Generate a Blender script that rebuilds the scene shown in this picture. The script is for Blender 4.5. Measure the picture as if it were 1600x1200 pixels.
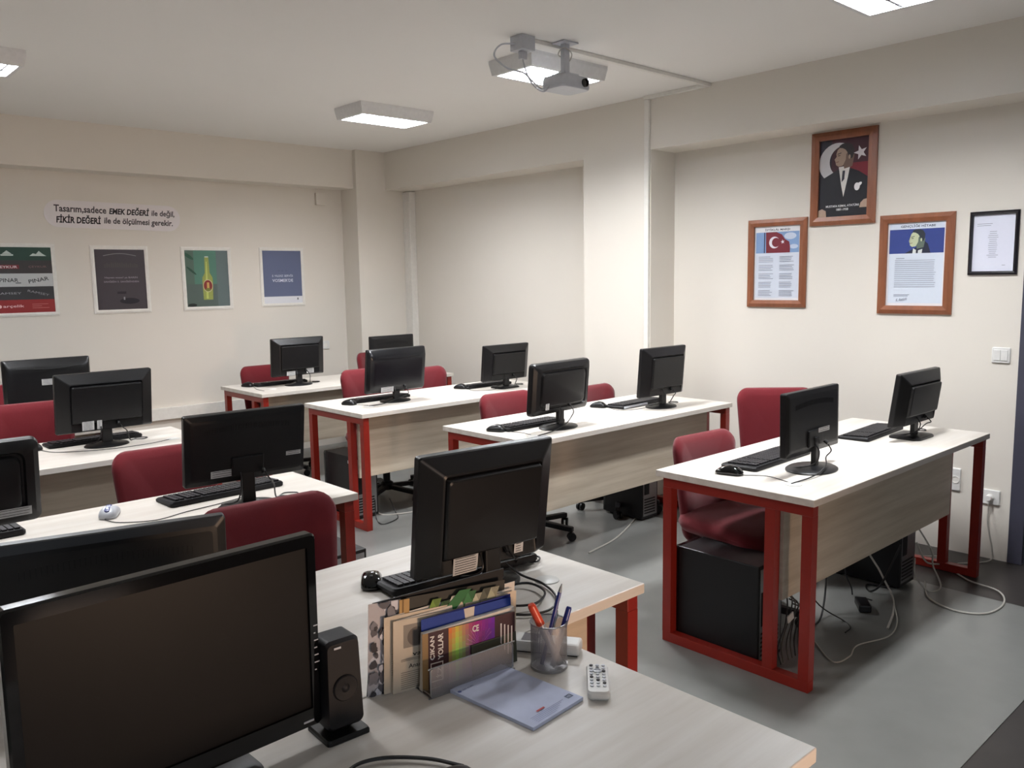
import bpy, bmesh, math, random
from math import pi, sin, cos, radians
from mathutils import Vector, Matrix
random.seed(7)
S = bpy.context.scene
C = S.collection
for o in list(bpy.data.objects): bpy.data.objects.remove(o)

# ---------------------------------------------------------------- camera
cam_d = bpy.data.cameras.new('camera'); cam = bpy.data.objects.new('camera', cam_d); C.objects.link(cam)
YAW, PITCH, ROLL = 0.7420847628644617, 0.12490260787476108, -0.016168005065378566
fwd = Vector((sin(YAW)*cos(PITCH), cos(YAW)*cos(PITCH), -sin(PITCH)))
rgt = Vector((cos(YAW), -sin(YAW), 0)); up = rgt.cross(fwd)
r2 = cos(ROLL)*rgt + sin(ROLL)*up; u2 = -sin(ROLL)*rgt + cos(ROLL)*up
cam.matrix_world = Matrix((( r2.x, u2.x, -fwd.x, 0), (r2.y, u2.y, -fwd.y, 0), (r2.z, u2.z, -fwd.z, 1.5645), (0, 0, 0, 1)))
cam_d.sensor_width = 36; cam_d.lens = 36*1311.64/1600; cam_d.clip_start = .02
S.camera = cam
# ---------------------------------------------------------------- colour management, world
vs = S.view_settings; vs.view_transform = 'Standard'; vs.look = 'None'; vs.gamma = 1; vs.use_curve_mapping = False
vs.exposure = 0.37
LAMP_W = 54.0        # watts of each ceiling fixture
wd = bpy.data.worlds.new('sky'); S.world = wd; wd.use_nodes = True
bg = wd.node_tree.nodes['Background']; bg.inputs[0].default_value = (.80, .88, 1, 1); bg.inputs[1].default_value = 1.8

# ---------------------------------------------------------------- materials
def lin(c):
    return tuple(((v/12.92) if v <= .04045 else ((v+.055)/1.055)**2.4) for v in (x/255 for x in c))
MATS = {}
def mat(name, rgb, rough=.5, metal=0., spec=.5, bump=None, noise=None, coat=0, emit=None, trans=0, alpha=1, streak=None, sheen=0):
    if name in MATS: return MATS[name]
    m = bpy.data.materials.new(name); m.use_nodes = True; MATS[name] = m
    nt = m.node_tree; N = nt.nodes; L = nt.links; b = N['Principled BSDF']
    col = lin(rgb) + (1,)
    b.inputs['Base Color'].default_value = col; b.inputs['Roughness'].default_value = rough
    b.inputs['Metallic'].default_value = metal; b.inputs['Specular IOR Level'].default_value = spec
    b.inputs['Coat Weight'].default_value = coat
    b.inputs['Transmission Weight'].default_value = trans; b.inputs['Alpha'].default_value = alpha
    if sheen: b.inputs['Sheen Weight'].default_value = sheen; b.inputs['Sheen Roughness'].default_value = .5
    tc = N.new('ShaderNodeTexCoord')
    if emit: b.inputs['Emission Color'].default_value = tuple(emit[0])+(1,); b.inputs['Emission Strength'].default_value = emit[1]
    sc = noise or (40, .04)
    if streak:
        mp = N.new('ShaderNodeMapping'); mp.inputs['Scale'].default_value = streak[0]
        L.new(tc.outputs['Object'], mp.inputs[0]); src = mp.outputs[0]
        n1 = N.new('ShaderNodeTexNoise'); n1.inputs['Scale'].default_value = 1; n1.inputs['Detail'].default_value = 6
        n1.inputs['Roughness'].default_value = .6; L.new(src, n1.inputs['Vector'])
        rp = N.new('ShaderNodeValToRGB'); rp.color_ramp.elements[0].position = .3; rp.color_ramp.elements[1].position = .7
        rp.color_ramp.elements[0].color = lin(streak[1])+(1,); rp.color_ramp.elements[1].color = col
        L.new(n1.outputs['Fac'], rp.inputs[0]); L.new(rp.outputs[0], b.inputs['Base Color'])
    else:
        n1 = N.new('ShaderNodeTexNoise'); n1.inputs['Scale'].default_value = sc[0]; n1.inputs['Detail'].default_value = 4
        L.new(tc.outputs['Object'], n1.inputs['Vector'])
        mx = N.new('ShaderNodeMixRGB'); mx.blend_type = 'MIX'; mx.inputs[1].default_value = col
        mx.inputs[2].default_value = tuple(max(0, v*(1-4*sc[1])) for v in col[:3])+(1,)
        L.new(n1.outputs['Fac'], mx.inputs[0]); L.new(mx.outputs[0], b.inputs['Base Color'])
    if bump:
        n2 = N.new('ShaderNodeTexNoise'); n2.inputs['Scale'].default_value = bump[0]; n2.inputs['Detail'].default_value = 3
        L.new(tc.outputs['Object'], n2.inputs['Vector'])
        bp = N.new('ShaderNodeBump'); bp.inputs['Strength'].default_value = bump[1]; bp.inputs['Distance'].default_value = .002
        L.new(n2.outputs['Fac'], bp.inputs['Height']); L.new(bp.outputs[0], b.inputs['Normal'])
    return m
M = dict(
 wall=mat('cream_wall_paint', (226, 220, 210), .7, spec=.2, bump=(60, .15), noise=(3, .008)),
 ceil=mat('white_ceiling_paint', (240, 238, 234), .85, spec=.15, bump=(80, .1), noise=(2, .006)),
 vinyl=mat('grey_vinyl', (130, 131, 128), .28, spec=.4, noise=(7, .06), bump=(200, .08)),
 dark_floor=mat('dark_floor', (62, 58, 56), .35, spec=.4, noise=(20, .08)),
 lam=mat('pale_wood_laminate', (222, 217, 210), .36, spec=.4, streak=((1.4, 22, 22), (204, 196, 186))),
 lamp_=mat('pale_wood_panel', (206, 195, 177), .45, spec=.35, streak=((1.2, 20, 20), (176, 162, 142))),
 red=mat('red_painted_steel', (136, 32, 21), .38, spec=.5, noise=(30, .03)),
 fab=mat('burgundy_fabric', (112, 30, 38), .9, spec=.15, bump=(900, .5), noise=(300, .05), sheen=.25),
 blk=mat('black_plastic', (17, 17, 19), .36, spec=.38, bump=(700, .08)),
 blkm=mat('matte_black_plastic', (20, 19, 22), .55, spec=.3, bump=(700, .12)),
 gloss=mat('glossy_black_plastic', (10, 10, 12), .07, spec=.6),
 satin=mat('satin_black_plastic', (18, 19, 24), .25, spec=.45),
 screen=mat('dark_screen', (10, 9, 10), .38, spec=.22),
 key=mat('keycap_black', (34, 33, 37), .5, spec=.4),
 silver=mat('silver_plastic', (198, 201, 208), .35, metal=.15),
 white=mat('white_plastic', (232, 231, 228), .35, spec=.4),
 sticker=mat('pale_label', (205, 205, 205), .6, noise=(150, .08)),
 paper=mat('paper', (222, 214, 204), .8, spec=.15),
 cool_paper=mat('bluish_paper', (205, 212, 236), .75, spec=.15),
 cable=mat('black_cable', (22, 22, 24), .45),
 wcable=mat('grey_cable', (190, 186, 178), .45),
 steel=mat('steel', (170, 170, 172), .3, metal=.9),
 pc=mat('black_case_steel', (18, 18, 21), .42, spec=.4, bump=(400, .05)),
 door=mat('dark_grey_door', (66, 66, 80), .5, noise=(12, .03)),
 woodf=mat('brown_wood_frame', (140, 84, 54), .4, streak=((30, 3, 30), (118, 68, 42))),
 wframe=mat('white_frame', (238, 235, 228), .5),
 bframe=mat('black_frame', (24, 22, 30), .25),
 orange=mat('orange_cap', (205, 70, 40), .35),
 blue=mat('blue_pen', (28, 40, 120), .3),
 fix=mat('fixture_white', (232, 232, 232), .4),
 tube=mat('lit_tube', (255, 255, 255), .5, emit=((.90, .96, 1), 6)),
 louv=mat('louvre_reflector', (225, 230, 240), .25, metal=.4),
 glass=mat('clear_glass', (255, 255, 255), .02, trans=1),
 blind=mat('curtain_cloth', (190, 150, 120), .9),
)
def flat(rgb, rough=.55, spec=.3):
    return mat('print_%02x%02x%02x' % rgb, rgb, rough, spec=spec, noise=(60, .01))

# ---------------------------------------------------------------- mesh helpers
def T(x=0, y=0, z=0, rx=0, ry=0, rz=0):
    return Matrix.Translation((x, y, z)) @ Matrix.Rotation(rz, 4, 'Z') @ Matrix.Rotation(ry, 4, 'Y') @ Matrix.Rotation(rx, 4, 'X')
def new(): return bmesh.new()
def box(bm, c, s, bev=0, m=None, seg=2):
    r = bmesh.ops.create_cube(bm, size=1)
    v = r['verts']
    for p in v: p.co = Vector((p.co.x*s[0], p.co.y*s[1], p.co.z*s[2]))
    if bev:
        es = list({e for p in v for e in p.link_edges})
        rr = bmesh.ops.bevel(bm, geom=es, offset=bev, segments=seg, profile=.5, affect='EDGES')
        v = list({p for f in rr['faces'] for p in f.verts} | {p for p in v if p.is_valid})
        # collect the whole island
        seen = set(v); st = list(v)
        while st:
            q = st.pop()
            for e in q.link_edges:
                w = e.other_vert(q)
                if w not in seen: seen.add(w); st.append(w)
        v = list(seen)
    mt = Matrix.Translation(c) if m is None else m @ Matrix.Translation(c)
    for p in v: p.co = mt @ p.co
    return v
def bx(bm, x0, x1, y0, y1, z0, z1, bev=0, m=None):
    return box(bm, ((x0+x1)/2, (y0+y1)/2, (z0+z1)/2), (abs(x1-x0), abs(y1-y0), abs(z1-z0)), bev, m)
def cyl(bm, p0, p1, r0, r1=None, n=20, cap=True):
    p0 = Vector(p0); p1 = Vector(p1); r1 = r0 if r1 is None else r1
    d = (p1-p0).normalized(); a = d.orthogonal().normalized(); b = d.cross(a)
    A = [bm.verts.new(p0+r0*(cos(2*pi*i/n)*a+sin(2*pi*i/n)*b)) for i in range(n)]
    B = [bm.verts.new(p1+r1*(cos(2*pi*i/n)*a+sin(2*pi*i/n)*b)) for i in range(n)]
    for i in range(n): bm.faces.new((A[i], A[(i+1) % n], B[(i+1) % n], B[i]))
    if cap: bm.faces.new(A[::-1]); bm.faces.new(B)
def lathe(bm, prof, n=28, m=None):
    rings = []
    for r, z in prof:
        rings.append([bm.verts.new((m or Matrix()) @ Vector((r*cos(2*pi*i/n), r*sin(2*pi*i/n), z))) for i in range(n)])
    for A, B in zip(rings, rings[1:]):
        for i in range(n): bm.faces.new((A[i], A[(i+1) % n], B[(i+1) % n], B[i]))
    if prof[0][0] > 1e-5: bm.faces.new(rings[0][::-1])
    if prof[-1][0] > 1e-5: bm.faces.new(rings[-1])
def smooth_path(pts, k=8):
    P = [Vector(p) for p in pts]
    if len(P) < 3: return P
    P = [2*P[0]-P[1]] + P + [2*P[-1]-P[-2]]
    out = []
    for i in range(1, len(P)-2):
        a, b, c, d = P[i-1:i+3]
        for j in range(k):
            t = j/k
            out.append(.5*((2*b)+(c-a)*t+(2*a-5*b+4*c-d)*t*t+(3*b-a-3*c+d)*t**3))
    out.append(P[-2]); return out
def tube(bm, pts, r, n=6, k=8):
    P = smooth_path(pts, k); prev = None; a = None
    for i, p in enumerate(P):
        d = (P[min(i+1, len(P)-1)]-P[max(i-1, 0)]).normalized()
        a = d.orthogonal().normalized() if a is None else (a-d*a.dot(d)).normalized()
        b = d.cross(a)
        R = [bm.verts.new(p+r*(cos(2*pi*j/n)*a+sin(2*pi*j/n)*b)) for j in range(n)]
        if prev:
            for j in range(n): bm.faces.new((prev[j], prev[(j+1) % n], R[(j+1) % n], R[j]))
        else: bm.faces.new(R[::-1])
        prev = R
    bm.faces.new(prev)
def rrect(w, h, r, n=5, cx=0, cy=0, taper=0):
    """rounded rectangle outline; taper>0 narrows the bottom"""
    out = []
    for sx, sy, a0 in ((1, 1, 0), (-1, 1, pi/2), (-1, -1, pi), (1, -1, 3*pi/2)):
        for i in range(n+1):
            a = a0+i*pi/2/n
            x = sx*(w/2-r)+r*cos(a); y = sy*(h/2-r)+r*sin(a)
            f = 1-taper*(.5-y/h)
            out.append((cx+x*f, cy+y))
    return out
def loft(bm, secs, fn, capa=True, capb=True):
    """secs: list of (outline2d, depth); fn maps (u,v,depth)->Vector"""
    rings = [[bm.verts.new(fn(p[0], p[1], d)) for p in o] for o, d in secs]
    n = len(rings[0])
    for A, B in zip(rings, rings[1:]):
        for i in range(n): bm.faces.new((A[i], A[(i+1) % n], B[(i+1) % n], B[i]))
    if capa: bm.faces.new(rings[0][::-1])
    if capb: bm.faces.new(rings[-1])
def grow(o, k, cx=0, cy=0): return [(cx+(x-cx)*k, cy+(y-cy)*k) for x, y in o]
def prism(bm, poly, h, m=None, z=0):
    m = m or Matrix()
    A = [bm.verts.new(m @ Vector((x, y, z))) for x, y in poly]; B = [bm.verts.new(m @ Vector((x, y, z+h))) for x, y in poly]
    n = len(A)
    for i in range(n): bm.faces.new((A[i], A[(i+1) % n], B[(i+1) % n], B[i]))
    bm.faces.new(A[::-1]); bm.faces.new(B)
def fin(name, bm, m, parent=None, smooth=False, mw=None, ang=35):
    bmesh.ops.recalc_face_normals(bm, faces=bm.faces[:])
    me = bpy.data.meshes.new(name); bm.to_mesh(me); bm.free()
    for x in (m if isinstance(m, (list, tuple)) else [m]): me.materials.append(x)
    if smooth:
        for p in me.polygons: p.use_smooth = True
        me.set_sharp_from_angle(angle=radians(ang))
    o = bpy.data.objects.new(name, me); C.objects.link(o)
    if parent is not None: o.parent = parent
    if mw is not None: o.matrix_local = mw
    return o
def tag(o, label, cat, group=None, kind=None):
    if label: o['label'] = label
    if cat: o['category'] = cat
    if group: o['group'] = group
    if kind: o['kind'] = kind
    return o
def thing(name, label, cat, loc=(0, 0, 0), rz=0, group=None):
    o = bpy.data.objects.new(name, None); C.objects.link(o); o.empty_display_size = .05
    o.location = loc; o.rotation_euler = (0, 0, rz)
    return tag(o, label, cat, group)
def struct(name, bm, m, parent=None):
    o = fin(name, bm, m, parent)
    if parent is None: o['kind'] = 'structure'
    return o
KIDS = {}
def dup(root, loc, rz, label):
    r = root.copy(); C.objects.link(r); r.location = loc; r.rotation_euler = (0, 0, rz); r['label'] = label
    def rec(src, dst):
        for ch in [c for c in bpy.data.objects if c.parent == src]:
            k = ch.copy(); C.objects.link(k); k.parent = dst; k.matrix_parent_inverse = ch.matrix_parent_inverse
            rec(ch, k)
    rec(root, r)
    return r

# ================================================================= ROOM
H = 2.77; XR = 4.93; XC = 4.66; YB = 7.10; X0 = -2.3; Y0 = -2.2
b = new(); bx(b, X0-.1, XR+.1, Y0-.1, YB+.1, -.103, -.003); struct('floor', b, M['dark_floor'])
b = new(); bx(b, X0, 4.30, .887, YB-.01, -.0028, 0); struct('floor', b, M['vinyl'])
b = new(); bx(b, X0-.1, XR+.1, Y0-.1, YB+.1, H, H+.1); struct('ceiling', b, M['ceil'])
b = new(); bx(b, X0-.1, XR+.1, YB, YB+.1, -.003, H); struct('wall_back', b, M['wall'])
b = new(); bx(b, X0-.1, X0, Y0, YB, -.003, H); struct('wall_left', b, M['wall'])
b = new()
DY0, DY1, DZ = .45, 1.43, 2.08
bx(b, XR, XR+.1, DY1, YB, -.003, H); bx(b, XR, XR+.1, Y0, DY0, -.003, H); bx(b, XR, XR+.1, DY0, DY1, DZ, H)
struct('wall_right', b, M['wall'])
# rear wall with a window and an added low opening (behind the camera)
b = new()
WX0, WX1, WZ0, WZ1 = -1.6, .9, .95, 2.25
bx(b, X0, WX0, Y0-.1, Y0, -.003, H); bx(b, WX1, 1.15, Y0-.1, Y0, -.003, H); bx(b, 1.75, XR, Y0-.1, Y0, -.003, H); bx(b, 1.15, 1.75, Y0-.1, Y0, -.003, .15); bx(b, 1.15, 1.75, Y0-.1, Y0, .80, H)
bx(b, WX0, WX1, Y0-.1, Y0, -.003, WZ0); bx(b, WX0, WX1, Y0-.1, Y0, WZ1, H)
struct('wall_rear', b, M['wall'])
b = new()
for x0, x1 in ((WX0, WX0+.06), (WX1-.06, WX1), ((WX0+WX1)/2-.04, (WX0+WX1)/2+.04)): bx(b, x0, x1, Y0-.08, Y0-.02, WZ0, WZ1)
for z0, z1 in ((WZ0, WZ0+.06), (WZ1-.06, WZ1)): bx(b, WX0, WX1, Y0-.08, Y0-.02, z0, z1)
w = struct('window_1', b, M['white'])
b = new()
for x0, x1 in ((1.15, 1.19), (1.71, 1.75)): bx(b, x0, x1, Y0-.08, Y0-.02, .15, .80)
for z0, z1 in ((.15, .19), (.76, .80)): bx(b, 1.19, 1.71, Y0-.08, Y0-.02, z0, z1)
w2 = struct('added_low_window', b, M['white'])  # unseen low window, added and kept below desk height for the warm light
ld = bpy.data.lights.new('added_warm_light', 'AREA'); ld.shape = 'RECTANGLE'; ld.size = .5; ld.size_y = .5; ld.energy = 7; ld.color = (1, .66, .44); ld.spread = radians(60)  # added warm area light, tints the front edges of the nearest desks peach
lo = bpy.data.objects.new('added_warm_light', ld); C.objects.link(lo); lo.location = (1.45, Y0-.03, .47); lo.rotation_euler = (pi/2, 0, 0); lo.parent = None
# beams and columns
b = new(); bx(b, XC, XR, Y0, 6.83, 2.418, H); struct('trim_1', b, M['wall'])
b = new(); bx(b, XC, XR, 3.65, 4.27, -.003, 2.418); struct('trim_2', b, M['wall'])
b = new(); bx(b, X0, 4.34, 6.88, YB, 2.423, H); struct('trim_3', b, M['wall'])
b = new(); bx(b, 4.34, XR, 6.83, YB, -.003, H); struct('trim_4', b, M['wall'])
# door
b = new()
bx(b, XR-.012, XR+.09, DY1-.07, DY1, 0, DZ); bx(b, XR-.012, XR+.09, DY0, DY0+.07, 0, DZ); bx(b, XR-.012, XR+.09, DY0, DY1, DZ-.07, DZ)
d = struct('door_1', b, M['door'])
b = new(); bx(b, XR+.01, XR+.05, DY0+.072, DY1-.072, .004, DZ-.072, .003); fin('door_leaf', b, M['door'], d)
b = new(); cyl(b, (XR+.01, DY0+.13, 1.0), (XR-.05, DY0+.13, 1.0), .009); cyl(b, (XR-.045, DY0+.13, 1.0), (XR-.045, DY0+.25, 1.0), .009)
fin('door_handle', b, M['steel'], d, True)

# trunking
def trunk(boxes, label, name='cable_trunking', mt='wframe'):
    bm = new()
    for q in boxes: bx(bm, *q, bev=.003)
    return tag(fin(name, bm, M[mt]), label, 'cable duct')
trunk([(X0+.02, 4.338, YB-.035, YB-.0005, .44, .54)], 'long grey-white cable duct low along the back wall')
trunk([(XR-.07, XR-.0005, 6.72, 6.828, .0, 2.41)], 'tall boxed cable duct beside the corner column')
trunk([(3.07, XC-.001, 3.175, 3.205, H-.022, H-.0005), (XC-.03, XC-.001, 3.207, 3.695, H-.024, H-.0005),
       (XC-.022, XC-.001, 3.655, 3.693, 0.0, H-.025)], 'thin white cable duct from the projector across the ceiling and down the column')

# ================================================================= LAMPS
def lamp_fixture(cx, cy, label, k=1.):
    t = thing('ceiling_light', label, 'ceiling light', (cx, cy, H), 0, None)
    w, d, h = .59, .325, .08
    b = new(); zz = [(w+.02, d+.02, 0), (w+.02, d+.02, -.018), (w-.005, d-.005, -h), (w-.045, d-.045, -h), (w-.05, d-.05, -.010)]
    R_ = [[b.verts.new((sx*a_/2, sy*b_/2, z_)) for sx, sy in ((-1, -1), (1, -1), (1, 1), (-1, 1))] for a_, b_, z_ in zz]
    for A_, B_ in zip(R_, R_[1:]):
        for i in range(4): b.faces.new((A_[i], A_[(i+1) % 4], B_[(i+1) % 4], B_[i]))
    b.faces.new(R_[-1])
    fin('housing', b, M['fix'], t)
    for y in (-.08, .08):
        b = new(); cyl(b, (-w/2+.035, y, -.035), (w/2-.035, y, -.035), .013, n=12); fin('tube', b, M['tube'], t, True)
    b = new()
    for i in range(6):
        x = -w/2+.07+i*(w-.14)/5; bx(b, x-.005, x+.005, -d/2+.026, d/2-.026, -h+.002, -.052)
    bx(b, -w/2+.026, w/2-.026, -.008, .008, -h+.002, -.052)
    fin('louvre', b, M['louv'], t)
    ld = bpy.data.lights.new('lamp_glow', 'AREA'); ld.shape = 'RECTANGLE'; ld.size = w-.06; ld.size_y = d-.06
    ld.energy = LAMP_W*k; ld.color = (.965, .98, 1); ld.spread = radians(176)
    lo = bpy.data.objects.new('lamp_glow', ld); C.objects.link(lo); lo.parent = t; lo.location = (0, 0, -.0500)
    return t
lamp_fixture(3.525, 5.14, 'lit ceiling light nearest the back corner, whole in view')
lamp_fixture(3.525, 3.49, 'lit ceiling light behind the projector', 1.12)
lamp_fixture(3.525, 1.63, 'lit ceiling light cut off by the top edge, toward the right', 1.25)
lamp_fixture(.915, 5.16, 'lit ceiling light cut off at the left edge of the picture', .62)
lamp_fixture(.915, 3.45, 'ceiling light over the middle desk of the left row, out of view', .66)

# ================================================================= DESKS
def leg_frame(t, x0, W, s, ys):
    b = new(); bx(b, x0, x0+s, .012, W-.03, .68, .7215, .002); fin('top_rail', b, M['red'], t)
    b = new(); bx(b, x0, x0+s, .012, W-.03, 0, s, .002); fin('floor_rail', b, M['red'], t)
    for y0 in ys:
        b = new(); bx(b, x0+.0005, x0+s-.0005, y0, y0+s, s, .68); fin('leg', b, M['red'], t)
def cable_cap(t, x, y):
    b = new(); lathe(b, [(.033, 0), (.033, .002), (.028, .0035), (0.0001, .0038)], m=T(x, y, .7502)); fin('cable_cap', b, M['white'], t, True)['label'] = 'white cable cap'
def desk(x, y, L, W, label, legs='both', group='pale wood desks on red steel frames'):
    t = thing('desk', label, 'desk', (x, y, 0), 0, group)
    b = new(); bx(b, 0, L, 0, W, .722, .75, .0025); fin('tabletop', b, M['lam'], t)
    s = .042; q = .152
    for x0 in (.014, L-.014-s): leg_frame(t, x0, W, s, (.012, q+.012, W-.03-s))
    b = new(); bx(b, .062, L-.062, q, q+.018, .312, .718, .001); fin('modesty_panel', b, M['lamp_'], t)
    return t
cable_cap(desk(2.803, 1.447, 1.80, .717, 'pale wood desk nearest the door, two monitors on it, cables hanging under'), 0.163, 0.173)
cable_cap(desk(2.853, 2.978, 1.80, .717, 'pale wood desk ending at the wall column, second desk of the right row'), 0.122, 0.112)
cable_cap(desk(2.766, 4.386, 1.80, .717, 'pale wood desk in the right row, third from the door'), 0.201, 0.234)
cable_cap(desk(2.776, 5.748, 1.80, .717, 'pale wood desk in the far right corner in front of the column'), 0.193, 0.222)
cable_cap(desk(1.717-1.8, 1.360, 1.80, .717, 'pale wood desk in the left row, directly behind the teacher desk'), 1.631, 0.200)
desk(1.704-1.8, 2.751, 1.80, .525, 'narrower pale wood desk in the left row with a silver mouse on it')
cable_cap(desk(1.777-1.8, 4.143, 1.80, .717, 'pale wood desk in the left row whose back corner shows right of a monitor'), 1.658, 0.307)
desk(1.55-1.8, 5.12, 1.80, .717, 'hindmost desk of the left row, hidden behind monitors and a red chair')
# teacher desk
t = thing('teacher_desk', 'pale wood desk in the foreground holding the pen cup and magazines', 'desk', (-.42, .655, 0))
Lt = 1.304+.42
b = new(); bx(b, 0, Lt, 0, .700, .722, .75, .0025); fin('tabletop', b, M['lam'], t)
for x0 in (.014, Lt-.056): leg_frame(t, x0, .70-.0+.018, .042, (.012, .646))

# ================================================================= CHAIRS
def chair(zt, label):
    """origin at floor under seat; sitter faces -y; zt top of back"""
    t = thing('office_chair', label, 'chair', (0, 0, 0), 0, 'red fabric office chairs')
    b = new(); o = rrect(.47, .46, .09, 6, 0, 0)
    zs = .40
    loft(b, [(grow(o, .3), zs-.002), (grow(o, .8), zs), (grow(o, .96), zs+.012), (o, zs+.035), (grow(o, .97), zs+.062), (grow(o, .85), zs+.078), (grow(o, .5), zs+.083), (grow(o, .1), zs+.084)],
         lambda u, v, d: Vector((u, v, d + .02*max(0, v/.23)**2 - .03*max(0, -v/.23)**3)))
    fin('seat', b, M['fab'], t, True, ang=60)
    b = new(); zb = .34; hh = zt-zb; o = rrect(.445, hh, .07, 6, 0, 0, taper=.20)
    def f(u, v, d):
        z = zb+hh/2+v
        return Vector((u, .235+(z-.5)*.12+d-.05*abs(u/.22)**2.2, z))
    loft(b, [(grow(o, .1), -.033), (grow(o, .5), -.033), (grow(o, .85), -.03), (grow(o, .97), -.016), (o, 0), (grow(o, .97), .018), (grow(o, .88), .027), (grow(o, .4), .028), (grow(o, .1), .028)], f)
    fin('backrest', b, M['fab'], t, True, ang=60)
    b = new(); bx(b, -.035, .035, .02, .27, .372, .392, .004); bx(b, -.035, .035, .262, .28, .372, .56, .004); fin('back_support', b, M['blkm'], t)
    b = new(); cyl(b, (0, 0, .08), (0, 0, .25), .026); cyl(b, (0, 0, .25), (0, 0, .385), .016); bx(b, -.1, .1, -.09, .09, .378, .398, .004); fin('gas_column', b, M['blkm'], t, True)
    b = new(); lathe(b, [(.045, .065), (.045, .115), (.03, .125)])
    for k in range(5):
        a = 2*pi*k/5
        m = Matrix.Rotation(a, 4, 'Z')
        vs_ = box(b, (.155, 0, .085), (.25, .045, .03), .006)
        for p in vs_:
            if p.co.x > .2: p.co.z -= .015; p.co.y *= .7
            p.co = m @ p.co
    fin('star_base', b, M['blkm'], t)
    for k in range(5):
        a = 2*pi*k/5
        b = new(); c_ = Vector((.27*cos(a), .27*sin(a), .027))
        s_ = Vector((-sin(a+.7), cos(a+.7), 0))
        for q in (-1, 1): cyl(b, c_+s_*.006*q, c_+s_*.02*q, .026, n=14)
        cyl(b, c_+Vector((0, 0, .01)), c_+Vector((0, 0, .045)), .008, n=8)
        fin('caster', b, M['blk'], t, True)
    return t
# (x, y of backrest centre, top z, yaw)
CH = [(3.29, 2.30, .83, -4, 'low red chair pushed under the door-side desk, left of its taller neighbour'),
      (4.26, 2.46, .935, -46, 'tall red chair standing turned behind the door-side desk, by the wall'),
      (3.49, 3.90, .86, -3, 'red chair behind the second right desk, left of the rounded monitor'),
      (4.29, 3.90, .825, 2, 'red chair mostly hidden, top right of the rounded monitor against the column'),
      (3.37, 5.30, .925, -4, 'red chair left of the monitor on the third right desk'),
      (3.89, 5.30, .89, 3, 'red chair right of the first monitor on the third right desk'),
      (3.20, 6.60, .88, 0, 'dark red chair at the far corner desk, left of its first monitor'),
      (4.22, 6.52, .925, 14, 'dark red chair at the corner column, partly behind two monitors'),
      (1.10, 2.32, .925, -3, 'large red chair in the foreground behind the big dark monitor'),
      (1.27, 3.60, .885, -2, 'red chair behind the silver-mouse desk, left of the wide monitor'),
      (.53, 3.60, .86, 0, 'red chair of which only a sliver shows at the left edge'),
      (1.08, 5.00, .955, -2, 'red chair at the left edge, left of the bulging monitor'),
      (1.12, 6.10, .95, 0, 'red chair hindmost on the left, only a strip beside the far monitor')]
for x, y, zt, a, l in CH:
    c_ = chair(zt, l); ra = radians(a)
    oy = .235+(zt-.5)*.12
    c_.location = (x+oy*sin(ra), y-oy*cos(ra), 0); c_.rotation_euler = (0, 0, ra)

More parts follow.
